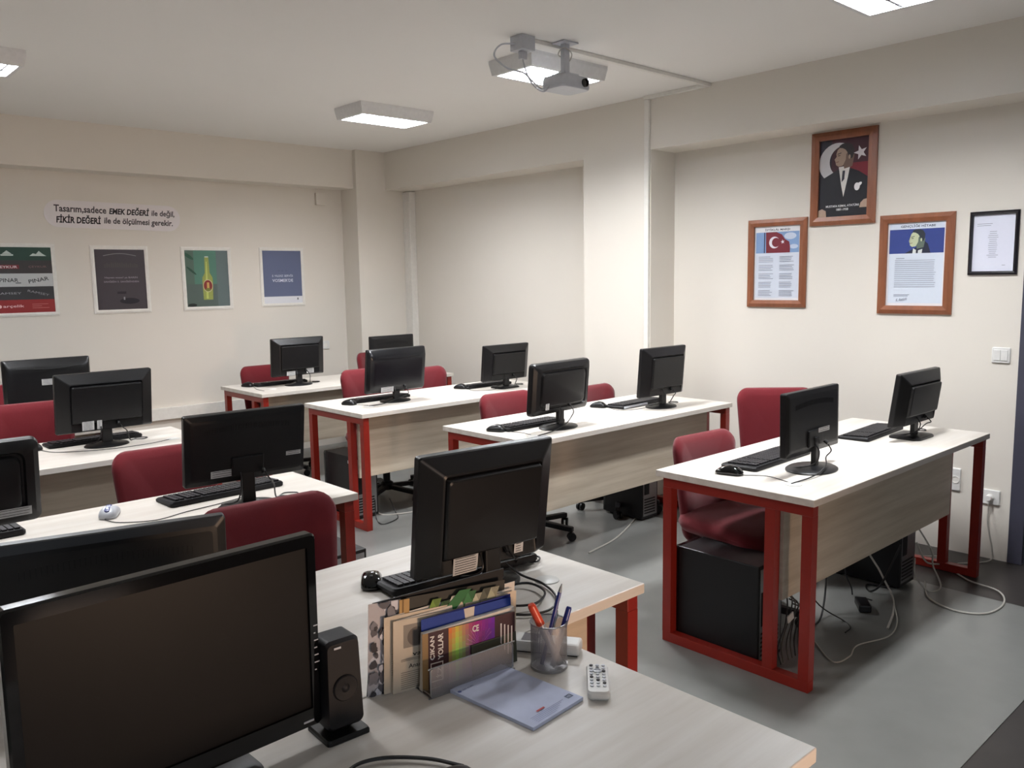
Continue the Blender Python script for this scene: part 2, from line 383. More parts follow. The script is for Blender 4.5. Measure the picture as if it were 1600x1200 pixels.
# ================================================================= MONITORS
def sticker(b, x0, x1, z0, z1, y):
    bx(b, x0, x1, y-.0006, y+.0006, z0, z1)
def monitor(x, y, zb, yaw, tilt, w, h, style, label, base='disc', br=.105, neck=.05, stick=(), cable='loop', gloss='blk', off=0):
    ra = radians(yaw)
    t = thing('monitor', label, 'monitor', (x, y, .7505), ra, 'black flat monitors on the desks')
    z0 = zb-.7505; ti = radians(tilt)
    P = Matrix.Translation((0, 0, z0)) @ Matrix.Rotation(ti, 4, 'X')      # panel frame: x width, z up, -y back; top leans to -y
    body = M[gloss]
    def pf(u, v, d): return P @ Vector((u, d, v))
    fz = .022
    b = new(); o = rrect(w, h, .008 if style != 'round' else .02, 4, 0, h/2)
    loft(b, [(grow(o, .992, 0, h/2), fz), (o, fz-.003), (o, .0)], pf)
    fin('bezel', b, M['blk'], t, False)
    b = new(); oi = rrect(w-.036, h-.04, .001, 1, 0, h/2+.004); loft(b, [(oi, fz+.0005), (oi, fz-.001)], pf); fin('screen', b, M['screen'], t)
    b = new()
    def rr(il, it, ib, r): return rrect(w-2*il, h-it-ib, r, 4, 0, (h-it+ib)/2)
    r0 = .008
    if style == 'bulge':
        loft(b, [(o, 0), (rr(.003, .003, .003, r0), -.004), (rr(.055, .045, .012, r0), -.034), (rr(.06, .05, .015, r0), -.036), (rr(.062, .056, .05, r0), -.030), (rr(.066, .06, .06, r0), -.046), (rr(.070, .064, .064, r0), -.048)], pf)
    elif style == 'flat':
        loft(b, [(o, 0), (rr(.002, .002, .002, r0), -.004), (rr(.02, .02, .02, r0), -.010), (rr(.03, .03, .03, r0), -.011)], pf)
        box(b, (0, -.0125, .06), (.12, .012, .07), .004, P)
    elif style == 'round':
        o2 = rrect(w-.006, h-.006, .022, 4, 0, h/2)
        loft(b, [(o, 0), (o2, -.012), (rr(.02, .02, .02, .02), -.026), (rr(.045, .035, .03, .03), -.030), (rr(.05, .04, .034, .03), -.022), (rr(.056, .046, .04, .03), -.022), (rr(.062, .052, .046, .03), -.034), (rr(.07, .06, .05, .03), -.037)], pf)
    elif style == 'curved':
        loft(b, [(o, 0), (rr(.004, .004, .004, .015), -.01), (rr(.012, .03, .01, .02), -.028), (rr(.03, .05, .02, .03), -.036), (rr(.05, .075, .05, .03), -.038)], pf)
        tube(b, [pf(-w*.36, h*.83, -.036), pf(0, h*.80, -.039), pf(w*.36, h*.83, -.036)], .003)
    fin('back_cover', b, body, t, style in ('round', 'curved'), ang=25)
    if style in ('flat',):
        b = new()
        for i in range(34):
            u = (i-16.5)*w*.021; zz = h*.80-.35*abs(u)**2*1.2
            box(b, (u, -.0115, zz), (.0018, .001, .02), 0, P)
        v_ = fin('vent', b, M['blkm'], t)
    ym = -.05 if style == 'bulge' else -.03
    # neck and base
    b = new()
    if neck: box(b, (0, -.012-off, z0/2+.03), (neck, .022, z0+.07), .004)
    fin('stand_neck', b, M['blk'], t)
    b = new()
    if base == 'disc': lathe(b, [(br, 0), (br, .005), (br*.93, .010), (br*.5, .014), (neck*.7, .022), (.001, .0225)], 40, T(0, -off, 0) @ Matrix.Diagonal((1.08, .82, 1, 1)))
    else:
        o3 = rrect(br*2, br*1.55, .03, 5); loft(b, [(o3, 0), (o3, .008), (grow(o3, .93), .014), (grow(o3, .3), .02)], lambda u, v, d: Vector((u, v+.0, d)))
    fin('stand_base', b, M['blk'], t, True)
    for (u0, u1, v0, v1) in stick:
        b = new(); yb = {'bulge': -.0488, 'flat': -.0188, 'round': -.0378, 'curved': -.0388}[style]
        if style == 'bulge' and v1*h < .066: yb = -.037
        if style == 'flat' and (abs((u0+u1)/2)*w > .08 or v0*h > .14): yb = -.0116
        c4 = [P @ Vector((u*w, yb, v*h)) for u, v in ((u0, v0), (u1, v0), (u1, v1), (u0, v1))]
        bm_ = b; vv = [bm_.verts.new(p) for p in c4]; ww = [bm_.verts.new(p+Vector((0, .0006, 0))) for p in c4]
        bm_.faces.new(vv); bm_.faces.new(ww[::-1])
        for i in range(4): bm_.faces.new((vv[i], ww[i], ww[(i+1) % 4], vv[(i+1) % 4]))
        s = fin('label_sticker', b, M['sticker'], t); s['label'] = 'pale paper label'
        b = new()
        n = max(2, int((v1-v0)*h/.007))
        for i in range(n):
            v = v0+(i+.6)/n*(v1-v0)*.95
            p = [P @ Vector((u*w, yb-.0004, vv_*h)) for u, vv_ in ((u0+.012, v), (u1-.012-.02*random.random(), v), (u1-.012, v+.006), (u0+.012, v+.006))]
            b.faces.new([b.verts.new(q) for q in p])
        fin('label_print', b, M['key'], s)
    if cable:
        b = new()
        for k, (du, seed) in enumerate(((.05, 1), (-.035, 2))):
            p0 = P @ Vector((du, -.032, h*.16)); r_ = random.Random(seed+x*13)
            e = Vector((du*1.8+.02*r_.random(), .02, .006))
            if k == 0 and cable == 'loop': path = [p0, p0+Vector((.01, -.03, -.03)), (p0+e)/2+Vector((.02, -.02, 0)), e+Vector((.03, .01, .0)), e+Vector((.08, .05, -.001)), e+Vector((.12, .02, -.001)), e+Vector((.09, -.01, -.001)), e+Vector((.05, .02, -.001))]
            elif k == 0: path = [p0, p0+Vector((.015, -.02, -.04)), (p0+e)/2+Vector((.01, -.015, -.02)), Vector((-.03, -.075, .03)), Vector((-.14, -.08, .008)), Vector((cable[0], cable[1], .004))]
            else: path = [p0, p0+Vector((-.005, -.02, -.035)), Vector((-.05, -.035, .035)), Vector((-.075, .06, .006))]
            tube(b, path, .0028)
        if cable == 'loop' or True:
            cyl(b, P @ Vector((.05, -.03, h*.16)), P @ Vector((.05, -.045, h*.12)), .008, n=10)
        fin('cable', b, M['cable'], t, True)
    return t
monitor(3.255, 1.697, .826, .8, -1.2, .458, .265, 'flat', 'thin upright monitor on the door-side desk, slanted neck, pale label above its plug', stick=((.04, .25, .30, .37),), cable=(-.30, -.07), br=.12, neck=.032)
monitor(4.242, 1.69, .821, -.5, 7.3, .46, .264, 'bulge', 'tilted monitor standing nearest the door, on the end of the desk by the wall', base='rect', br=.1)
monitor(3.26, 3.184, .836, 5.3, 4.9, .488, .281, 'round', 'monitor with a rounded recessed back on the second right desk', stick=((-.32, -.26, .12, .24),), cable=(-.28, -.09), br=.115)
monitor(4.215, 3.214, .824, -.7, 4.7, .431, .305, 'bulge', 'squarish monitor on the second right desk, at the column end', br=.105)
monitor(3.241, 4.713, .819, 1.5, 6.7, .476, .296, 'curved', 'glossy curved-back monitor on the third right desk, nearest the aisle', stick=((-.30, -.09, .03, .15),), cable=(-.27, -.08), gloss='satin')
monitor(4.205, 4.664, .81, .7, 5.8, .452, .269, 'bulge', 'smaller monitor on the third right desk, right end with looped cable', base='rect', br=.095)
monitor(3.245, 6.061, .828, .4, 3.2, .456, .30, 'bulge', 'monitor on the far corner desk, left one against the back wall', stick=((-.26, -.10, .03, .14), (.12, .26, .05, .2)))
monitor(3.977, 5.805, .827, 1.5, .3, .439, .287, 'flat', 'monitor on the far corner desk whose top shows behind the curved-back one', cable=None)
monitor(1.426, 1.686, .797, -5.3, 7.4, .432, .332, 'bulge', 'large bulging monitor in the centre foreground behind the magazines', stick=((-.28, -.10, .02, .17), (.18, .25, .08, .17)), br=.085, off=.03)
monitor(1.314, 2.882, .851, -3.7, 8.5, .447, .261, 'flat', 'wide flat monitor on the silver-mouse desk, two small labels on its back', stick=((-.30, -.12, .10, .20), (.33, .46, .28, .34)), br=.1)
monitor(1.33, 4.533, .832, 1.2, 7.6, .466, .302, 'bulge', 'bulging monitor on the left desk with a white label low on its back', stick=((-.27, -.15, .07, .22), (-.12, -.07, .07, .22)), br=.1)
monitor(1.304, 5.455, .854, -.7, .3, .464, .29, 'curved', 'hindmost monitor on the left with a white label at mid height', stick=((-.09, .10, .48, .60),), cable=None, base='rect')
monitor(.536, 1.874, .772, -14, 4, .48, .277, 'flat', 'black monitor back partly hidden behind the big foreground screen', cable=None)
monitor(.324-.06+.229-.06, 2.98, .822, 1, 6, .458, .272, 'round', 'rounded monitor cut off by the left edge, on the silver-mouse desk', stick=((.1, .42, .12, .22),), cable=None)

# teacher monitor (screen faces the camera)
t = thing('teacher_monitor', 'big glossy-framed monitor in the left foreground, its dark screen facing the camera', 'monitor', (.458, 1.274, .7505), radians(1.9))
z0 = .0305; w, h = .486, .352; P = Matrix.Translation((0, 0, z0)) @ Matrix.Rotation(radians(.9), 4, 'X')
pf = lambda u, v, d: P @ Vector((u, d, v))
o = rrect(w, h, .010, 5, 0, h/2)
b = new(); o2 = rrect(w-.006, h-.006, .008, 5, 0, h/2); oi = rrect(w-.036, h-.058, .002, 5, 0, h/2+.006)
loft(b, [(grow(o, .98, 0, h/2), .028), (o, .022), (o, .003), (o2, -.002), (oi, -.002), (oi, .004)], pf, capb=False)
fin('bezel', b, M['gloss'], t, False)
b = new(); loft(b, [(grow(oi, 1.002, 0, h/2+.006), .006), (grow(oi, 1.002, 0, h/2+.006), .0035)], pf); fin('screen', b, M['screen'], t)
b = new(); loft(b, [(grow(o, .9, 0, h/2), .028), (grow(o, .7, 0, h/2), .055)], pf); fin('back_cover', b, M['blkm'], t)
b = new(); box(b, (0, .05, .06), (.07, .02, .12), .004); fin('stand_neck', b, M['blk'], t)
b = new(); o3 = rrect(.24, .17, .04, 5); loft(b, [(o3, 0), (o3, .008), (grow(o3, .9), .014)], lambda u, v, d: Vector((u, v+.04, d))); fin('stand_base', b, M['blk'], t, True)
b = new()
for i in range(7):
    zz = .185-i*.0135
    ln = (.010, .004, .010, .007, .010, .012, .004)[i]
    bx(b, .231-.000, .231+ln*.8, -.0032, -.0022, zz, zz+.0018, m=P)
bx(b, .205, .225, -.0032, -.0022, .012, .0155, m=P)
fin('button_marks', b, M['silver'], t)

# ================================================================= KEYBOARDS, MICE
def keyboard(x, y, yaw, L, D, label, edge=None):
    t = thing('keyboard', label, 'keyboard', (x, y, .7505), radians(yaw), 'black keyboards on the desks')
    # user sits at +y: thick edge towards -y
    b = new(); o = rrect(L, D, .014, 4)
    fn = lambda u, v, d: Vector((u, v, d*(1-.35*(v/D+.5)) if d > .003 else d))
    loft(b, [(grow(o, .985), 0), (o, .004), (o, .014), (grow(o, .975), .020)], fn); fin('body', b, M['blkm'], t, True, ang=30)
    b = new(); rows = 6; kd = (D-.035)/rows
    for r in range(rows):
        yy = -D/2+.014+kd*(r+.5)
        xx = -L/2+.014; xe = L/2-.014
        while xx < xe-.01:
            kw = .0178
            if r == 5 and .24 < (xx+L/2)/L < .42: kw = .10
            if abs((xx+L/2)/L-.70) < .018 or abs((xx+L/2)/L-.855) < .012: xx += .008
            kw = min(kw, xe-xx)
            if kw > .006:
                zt = .020*(1-.35*(yy/D+.5))
                # sit on +y as the user's near side, so the top rows lie towards -y
                box(b, (-(xx+kw/2), yy, zt+.003), (kw-.003, kd-.003, .007), 0)
            xx += kw+.0008
    fin('keys', b, M['key'], t)
    if edge:
        b = new(); bx(b, -L/2+.01, -L/2+.25, -D/2-.004, -D/2+.006, .004, .017, .002); s = fin('edge_trim', b, M[edge], t); s['label'] = 'silver edge strip'
    return t
keyboard(3.29, 1.925, 2, .50, .17, 'black keyboard on the door-side desk beside the glossy mouse')
keyboard(4.195, 1.87, 3, .47, .155, 'black keyboard in front of the monitor nearest the door')
keyboard(3.19, 3.345, 0, .44, .15, 'black keyboard left of the rounded-back monitor on the second right desk')
keyboard(4.19, 3.40, 2, .46, .16, 'black keyboard with silver edge on the column end of the second right desk', edge='silver')
keyboard(3.21, 4.87, 0, .45, .14, 'black keyboard under the curved-back monitor of the third right desk')
keyboard(4.17, 4.86, 0, .45, .14, 'black keyboard at the right end of the third right desk')
keyboard(3.17, 6.24, 0, .44, .14, 'black keyboard on the far corner desk')
KB = keyboard(1.405, 1.765, -7, .47, .125, 'black keyboard beside the round black mouse, behind the magazines')
KB.location.z += .008
keyboard(1.325, 3.135, 2, .46, .15, 'black keyboard on the silver-mouse desk under the wide flat monitor')
keyboard(.41, 3.155, 0, .45, .15, 'black keyboard cut off by the left edge below a rounded monitor')
keyboard(1.315, 4.705, 1, .46, .14, 'black keyboard on the left desk under the bulging monitor')

def mouse(x, y, yaw, label, k=1., top='blk', cable=None):
    t = thing('mouse', label, 'computer mouse', (x, y, .7505), radians(yaw), 'mice on the desks')
    b = new(); o = rrect(.062*k, .110*k, .028*k, 7)
    fn = lambda u, v, d: Vector((u*(1-.12*cos(v*30)), v, d*(1-.35*((v/(.055*k))**2)) - (.004 if d > .02 and v > 0 else 0)))
    loft(b, [(grow(o, .93), 0), (grow(o, 1.0), .006), (grow(o, .99), .016), (grow(o, .9), .027), (grow(o, .7), .0345), (grow(o, .42), .038), (grow(o, .12), .0395)], fn)
    fin('shell', b, M[top], t, True, ang=80)
    b = new(); cyl(b, (-.004, -.028*k, .028), (.004, -.028*k, .028), .008, n=14); fin('wheel', b, M['silver'] if top == 'silver' else M['key'], t, True)
    if top == 'silver':
        b = new(); o4 = rrect(.018, .056, .008, 4, 0, -.018); loft(b, [(o4, .026), (o4, .0392), (grow(o4, .8, 0, -.018), .0402)], lambda u, v, d: Vector((u, v, d*(1-.42*(v/.058)**2)))); s = fin('wheel_trim', b, M['blue'], t); s['label'] = 'violet-blue wheel strip'
    if cable:
        b = new(); ca, sa = cos(-radians(yaw)), sin(-radians(yaw))
        pts = [(0, -.05*k, .006), (0, -.062*k, .003)]
        for (cx_, cy_) in cable:
            dx, dy = cx_-x, cy_-y; pts.append((ca*dx-sa*dy, sa*dx+ca*dy, .0022))
        tube(b, pts, .0016); fin('cable', b, M['cable'], t, True)
    return t
mouse(2.945, 1.895, 15, 'glossy black mouse on the door-side desk near its front corner', 1.05, 'gloss', [(3.01, 1.76), (2.99, 1.68), (2.967, 1.63)])
mouse(2.945, 3.345, 25, 'black mouse on the near end of the second right desk', 1, 'blk', [(3.0, 3.2), (2.99, 3.12)])
mouse(3.935, 3.49, 20, 'black mouse between the two monitors of the second right desk', 1, 'blk', [(3.93, 3.3), (4.08, 3.25), (4.3, 3.3)])
mouse(2.93, 4.80, 20, 'black mouse on the near end of the third right desk', 1, 'blk', [(2.99, 4.68), (2.98, 4.64)])
mouse(3.94, 4.87, 20, 'black mouse right of centre on the third right desk', 1, 'blk', [(3.93, 4.70), (4.05, 4.63), (4.25, 4.72)])
mouse(2.91, 6.265, 20, 'black mouse on the far corner desk at its left end', 1, 'blk', [(2.88, 6.05), (2.87, 5.9)])
mouse(3.87, 6.36, 10, 'black mouse peeking out left of the red chair on the far desk', 1, 'blk')
mouse(1.19, 1.872, -33, 'round glossy black mouse on the desk behind the magazines', 1.0, 'gloss')
mouse(.905, 3.115, -28, 'silver mouse with a violet-blue wheel, alone on the left desk', 1.05, 'silver', [(.90, 2.99), (1.0, 2.93), (1.12, 2.96), (1.25, 2.98), (1.4, 3.02)])
mouse(1.02, 4.675, 25, 'black mouse with grey buttons on the left desk beside the bulging monitor', 1, 'blk', [(1.1, 4.5), (1.3, 4.40), (1.5, 4.40), (1.62, 4.44)])

# ================================================================= PC TOWERS
def tower(x0, x1, y0, y1, h, label, rear=True, front_y=True):
    t = thing('computer_tower', label, 'computer tower', ((x0+x1)/2, (y0+y1)/2, 0), 0, 'black computer towers under the desks')
    w, d = x1-x0, y1-y0
    b = new(); bx(b, -w/2, w/2, -d/2, d/2, .012, h, .004)
    fin('case', b, M['pc'], t)
    b = new()
    for sx in (-1, 1):
        for sy in (-1, 1): bx(b, sx*(w/2-.03)-.012, sx*(w/2-.03)+.012, sy*(d/2-.04)-.015, sy*(d/2-.04)+.015, 0, .0125)
    fin('feet', b, M['blkm'], t)
    b = new(); loft(b, [(rrect(w, h-.014, .012, 4, 0, h/2+.006), d/2), (rrect(w, h-.014, .012, 4, 0, h/2+.006), d/2+.018), (rrect(w-.02, h-.034, .01, 4, 0, h/2+.006), d/2+.026)], lambda u, v, q: Vector((u, q, v)))
    f = fin('front_cover', b, M['gloss'], t)
    b = new(); bx(b, -w/2+.01, w/2-.01, d/2+.0262, d/2+.028, h-.09, h-.05); fin('drive_bay', b, M['blk'], f)
    if rear:
        b = new(); bx(b, -w/2+.012, w/2-.012, -d/2-.0015, -d/2-.0001, .03, h-.015)
        r = fin('rear_plate', b, M['steel'], t); r['label'] = 'bare metal rear plate'
        b = new(); bx(b, -w/2+.02, -w/2+.07, -d/2-.003, -d/2-.0016, .17, h-.11)
        for k in range(6): bx(b, -w/2+.02, w/2-.03, -d/2-.003, -d/2-.0016, .045+k*.018, .053+k*.018)
        lathe(b, [(.036, -.0005), (.036, .0012)], m=T(w/2-.06, -d/2-.0016, h-.09, rx=pi/2))
        fin('ports', b, M['blkm'], r)
    return t
tower(2.862, 3.045, 1.70, 2.085, .42, 'black computer tower seen through the red frame of the door-side desk')
tower(4.10, 4.275, 1.66, 2.02, .42, 'black computer tower under the wall end of the door-side desk, cables behind')
tower(2.93, 3.11, 3.22, 3.58, .42, 'black computer tower under the near end of the second right desk')
tower(4.15, 4.31, 3.31, 3.62, .42, 'black computer tower in shadow under the column end of the second right desk')
tower(2.86, 3.04, 4.66, 5.02, .42, 'black computer tower with a white sticker under the third right desk')
tower(1.735, 1.90, 3.02, 3.38, .42, 'black computer tower in the aisle beside the silver-mouse desk, rear ports showing')
b = new(); bx(b, 2.858, 2.8615, 4.70, 4.73, .375, .395)
tag(fin('sticker', b, M['sticker']), 'small white sticker on the dark tower under the third right desk', 'sticker')

# ================================================================= FLOOR CABLES
def cord(pts, r, mt, label, name='cable'):
    b = new(); tube(b, pts, r); return tag(fin(name, b, M[mt], None, True), label, 'cable', 'loose cables under the desks')
z = .005
cord([(4.24, 1.64, .22), (4.27, 1.60, .12), (4.62, 1.64, z), (4.475, 1.47, z), (4.42, 1.314, z), (4.263, 1.242, z), (4.082, 1.26, z), (4.019, 1.376, z), (4.1, 1.52, z), (4.26, 1.60, .02)], .0045, 'wcable', 'grey cable looping out over the floor edge near the door')
cord([(3.95, 1.82, .74), (3.97, 1.80, .30), (4.02, 1.72, .10), (3.98, 1.64, z), (3.8, 1.56, z), (3.60, 1.50, z)], .005, 'wcable', 'pale cable dropping from the desk edge to the floor by the dark tower')
cord([(3.279, 1.69, z), (3.128, 1.519, z), (3.22, 1.49, z), (3.344, 1.515, z), (3.523, 1.463, z), (3.7, 1.50, z), (3.9, 1.6, z)], .003, 'wcable', 'thin grey cable lying along the floor under the door-side desk')
cord([(4.87, 3.75, .05), (4.55, 3.62, .40), (4.318, 3.461, .02), (4.25, 3.42, z), (3.785, 3.206, z), (3.443, 3.129, z)], .0045, 'wcable', 'grey cable crossing the floor in front of the second right desk')
cord([(3.25, 5.0, .15), (3.10, 4.80, .08), (3.06, 4.68, z), (3.15, 4.58, z), (3.32, 4.55, z), (3.5, 4.6, z)], .005, 'wcable', 'pale cable on the floor behind the red leg of the third right desk')
cord([(3.00, 4.64, .12), (2.98, 4.60, z+.001), (2.93, 4.48, z), (2.96, 4.45, z), (3.08, 4.50, z), (3.15, 4.62, z), (3.13, 4.66, .1)], .0035, 'cable', 'black cable curling on the floor at the third right desk')
cord([(3.70, 1.84, .72), (3.68, 1.83, .32), (3.62, 1.80, .12), (3.50, 1.76, z+.004), (3.36, 1.74, z+.004)], .0045, 'cable', 'thick black cable hanging behind the panel of the door-side desk')
cord([(3.22, 1.80, .72), (3.28, 1.79, .35), (3.45, 1.76, .1), (3.55, 1.68, z), (3.50, 1.62, z), (3.43, 1.61, z)], .003, 'cable', 'thin black cable ending loose on the floor near the adapter')
cord([(3.95, 1.88, .72), (3.93, 1.87, .3), (3.89, 1.84, .12), (3.88, 1.80, .04), (3.875, 1.79, z)], .0035, 'cable', 'short black cable dangling above the adapter')
cord([(4.05, 1.64, .25), (4.00, 1.70, .06), (3.98, 1.75, z), (4.06, 1.80, z), (4.09, 1.70, z+.003)], .005, 'cable', 'black cable curled against the tower by the wall')
cord([(4.19, 1.63, .33), (4.22, 1.56, .20), (4.30, 1.58, .10), (4.25, 1.52, .02), (4.18, 1.55, z), (4.14, 1.60, .08), (4.2, 1.63, .15)], .004, 'wcable', 'tangled grey cable behind the tower by the wall')
cord([(4.918, 1.535, .33), (4.905, 1.53, .2), (4.90, 1.50, .06), (4.86, 1.50, z), (4.70, 1.60, z)], .004, 'wcable', 'white cable falling from the wall socket to the floor')
cord([(4.6, 1.93, z), (4.66, 1.85, z), (4.72, 1.75, z), (4.78, 1.70, z)], .004, 'wcable', 'short grey cable on the dark floor behind the red desk leg')
for i in range(6):
    r_ = random.Random(i*5+1); x_ = 2.95+i*.03; y_ = 1.685
    cord([(x_, y_-.002, .36-.03*i), (x_+.01, y_-.05-.01*r_.random(), .30-.02*i), (x_+.03*(r_.random()-.3), y_-.035-.015*r_.random(), .18), (x_+.04*(r_.random()-.5), y_-.03, .08), (x_+.02*(r_.random()-.5), y_-.04, z+.002)], .003, 'cable', 'black cable hanging in the tangle behind the tower nearest the door aisle')['group'] = 'tangled black cable strands'
b = new(); box(b, (0, 0, 0), (.045, .004, .03), 0, T(2.985, 1.628, .20, ry=-.25)); tag(fin('cable_tag', b, M['sticker']), 'white paper tag on the cable tangle behind the door-side tower', 'tag')
t = thing('power_adapter', 'small black power adapter lying on the floor under the door-side desk', 'power adapter', (3.76, 1.685, 0), radians(-55))
b = new(); box(b, (0, 0, .018), (.055, .12, .034), .006); fin('body', b, M['blk'], t)
b = new(); bx(b, -.02, .02, -.045, .045, .0352, .036); fin('label_sticker', b, M['blkm'], t)
b = new(); tube(b, [(0, .06, .015), (.0, .09, .006), (.03, .12, .004), (.06, .10, .004)], .003); fin('cable', b, M['cable'], t, True)

# ================================================================= WALL FITTINGS
def wall_m(y, zc, x=XR):   # right wall: local x -> -Y, local y -> +Z, local z -> -X
    return Matrix(((0, 0, -1, x), (-1, 0, 0, y), (0, 1, 0, zc), (0, 0, 0, 1)))
def back_m(x, zc, y=YB):
    return Matrix(((1, 0, 0, x), (0, 0, -1, y), (0, 1, 0, zc), (0, 0, 0, 1)))
def plate(mw, w, h, label, kind):
    t = bpy.data.objects.new('light_switch' if kind == 'switch' else 'wall_socket', None); C.objects.link(t); t.matrix_world = mw
    tag(t, label, 'light switch' if kind == 'switch' else 'wall socket')
    b = new(); o = rrect(w, h, .006, 3); loft(b, [(o, .0005), (o, .006), (grow(o, .92), .010)], lambda u, v, d: Vector((u, v, d))); fin('frame', b, M['white'], t)
    if kind == 'switch':
        for s in (-1, 1):
            b = new(); box(b, (s*w*.19, 0, .011), (w*.36, h*.68, .006), .002); fin('rocker', b, M['white'], t)
    else:
        b = new(); lathe(b, [(.021, .0105), (.021, .0125), (.017, .0125), (.017, .006)], 24); fin('outlet', b, M['wframe'], t)
    return t
plate(wall_m(1.517, 1.118), .09, .084, 'white double light switch on the wall beside the dark door', 'switch')
s = plate(wall_m(1.53, .342), .095, .082, 'white wall socket with a plug in it near the door', 'socket')
b = new(); cyl(b, (0, 0, .0125), (0, 0, .045), .018, .014); cyl(b, (0, -.0, .036), (0, -.03, .036), .006); tag(fin('plug', b, M['white'], None, True, mw=wall_m(1.53, .342)), 'white plug in the wall socket near the door', 'plug')
plate(wall_m(1.71, .41), .05, .13, 'white wall socket half hidden behind the desk leg', 'socket')
plate(back_m(4.10, .965), .08, .08, 'white wall socket on the back wall beside the far monitor', 'socket')
b = new(); bx(b, 4.055, 4.15, YB-.03, YB-.0005, 2.275, 2.385, .003); tag(fin('junction_box', b, M['wall']), 'small cream junction box under the beam on the back wall', 'junction box')

# ---------------------------------------------------------------- flat prints
class Art:
    """flat print: coloured polygons stacked in thin layers inside one mesh"""
    def __init__(s): s.bm = new(); s.mats = []; s.z = 0
    def mi(s, rgb):
        m = flat(tuple(rgb))
        if m not in s.mats: s.mats.append(m)
        return s.mats.index(m)
    def poly(s, pts, rgb):
        s.z += .00012; i = s.mi(rgb)
        f = s.bm.faces.new([s.bm.verts.new((x, y, s.z)) for x, y in pts]); f.material_index = i
        if len(pts) > 4:
            bmesh.ops.triangulate(s.bm, faces=[f])
    def rect(s, x0, y0, x1, y1, rgb): s.poly([(x0, y0), (x1, y0), (x1, y1), (x0, y1)], rgb)
    def ell(s, cx, cy, rx, ry, rgb, a0=0, a1=2*pi, n=28, rot=0):
        p = []
        for i in range(n):
            a = a0+(a1-a0)*i/n; x, y = rx*cos(a), ry*sin(a); p.append((cx+x*cos(rot)-y*sin(rot), cy+x*sin(rot)+y*cos(rot)))
        s.poly(p, rgb)
    def crescent(s, cx, cy, r, rgb, r2=.8, off=.25, rot=0, n=24, sy=1):
        # outer arc and inner arc
        d = off*r; ri = r2*r
        ca = (r*r-ri*ri+d*d)/(2*d*r); A = math.acos(max(-1, min(1, ca)))
        cb = (r*r-ri*ri-d*d)/(2*d*ri); B = math.acos(max(-1, min(1, cb)))
        out = [(r*cos(A+(2*pi-2*A)*i/n), r*sin(A+(2*pi-2*A)*i/n)) for i in range(n+1)]
        inn = [(d+ri*cos(B+(2*pi-2*B)*i/n), ri*sin(B+(2*pi-2*B)*i/n)) for i in range(n+1)]
        s.z += .00012; i = s.mi(rgb)
        f = lambda p: (cx+p[0]*cos(rot)-p[1]*sin(rot), cy+sy*(p[0]*sin(rot)+p[1]*cos(rot)), s.z)
        O = [s.bm.verts.new(f(p)) for p in out]; I = [s.bm.verts.new(f(p)) for p in inn]
        for k in range(n): s.bm.faces.new((O[k], O[k+1], I[k+1], I[k])).material_index = i
    def star(s, cx, cy, r, rgb, rot=0):
        s.poly([(cx+(r if k % 2 == 0 else r*.4)*cos(rot+k*pi/5), cy+(r if k % 2 == 0 else r*.4)*sin(rot+k*pi/5)) for k in range(10)], rgb)
    def text(s, body, cx, cy, w, h, rgb, bold=.012, shear=0, rot=0, sx=None, align='C'):
        cu = bpy.data.curves.new('t', 'FONT'); cu.body = body; cu.size = 1; cu.offset = bold; cu.shear = shear; cu.resolution_u = 2
        ob = bpy.data.objects.new('t', cu); me = bpy.data.meshes.new_from_object(ob)
        xs = [v.co.x for v in me.vertices]; ys = [v.co.y for v in me.vertices]
        if not xs: return
        kx = w/(max(xs)-min(xs)); ky = h/(max(ys)-min(ys)) if h else kx
        mx, my = (max(xs)+min(xs))/2, (max(ys)+min(ys))/2
        s.z += .00012; i = s.mi(rgb); vv = []
        for v in me.vertices:
            x, y = (v.co.x-mx)*kx, (v.co.y-my)*ky
            vv.append(s.bm.verts.new((cx+x*cos(rot)-y*sin(rot), cy+x*sin(rot)+y*cos(rot), s.z)))
        for p in me.polygons:
            try: s.bm.faces.new([vv[k] for k in p.vertices]).material_index = i
            except ValueError: pass
        bpy.data.objects.remove(ob); bpy.data.curves.remove(cu); bpy.data.meshes.remove(me)
    def lines(s, x0, x1, y0, dy, n, th, rgb, jit=.1, seed=0):
        r = random.Random(seed)
        z0 = s.z
        for k in range(n):
            y = y0-dy*k; s.z = z0; s.rect(x0, y, x1-jit*(x1-x0)*r.random(), y+th, rgb)
    def done(s, name, parent, m=None):
        me = bpy.data.meshes.new(name)
        for f in s.bm.faces:
            f.normal_update()
            if f.normal.z < 0: f.normal_flip()
        s.bm.to_mesh(me); s.bm.free()
        for x in s.mats: me.materials.append(x)
        o = bpy.data.objects.new(name, me); C.objects.link(o); o.parent = parent
        if m is not None: o.matrix_local = m
        return o
def frame_ring(parent, w, h, fw, d, mt, name='frame', inner=.5):
    b = new()
    O = [(-w/2, -h/2), (w/2, -h/2), (w/2, h/2), (-w/2, h/2)]; I = [(-w/2+fw, -h/2+fw), (w/2-fw, -h/2+fw), (w/2-fw, h/2-fw), (-w/2+fw, h/2-fw)]
    Mi = [((a[0]+c[0])/2, (a[1]+c[1])/2) for a, c in zip(O, I)]
    secs = [(O, .0005), (O, d*.6), (Mi, d), (I, d*.75), (I, .003)]
    R = [[b.verts.new((x, y, z_)) for x, y in s_] for s_, z_ in secs]
    for A, B in zip(R, R[1:]):
        for i in range(4): b.faces.new((A[i], A[(i+1) % 4], B[(i+1) % 4], B[i]))
    return fin(name, b, mt, parent)
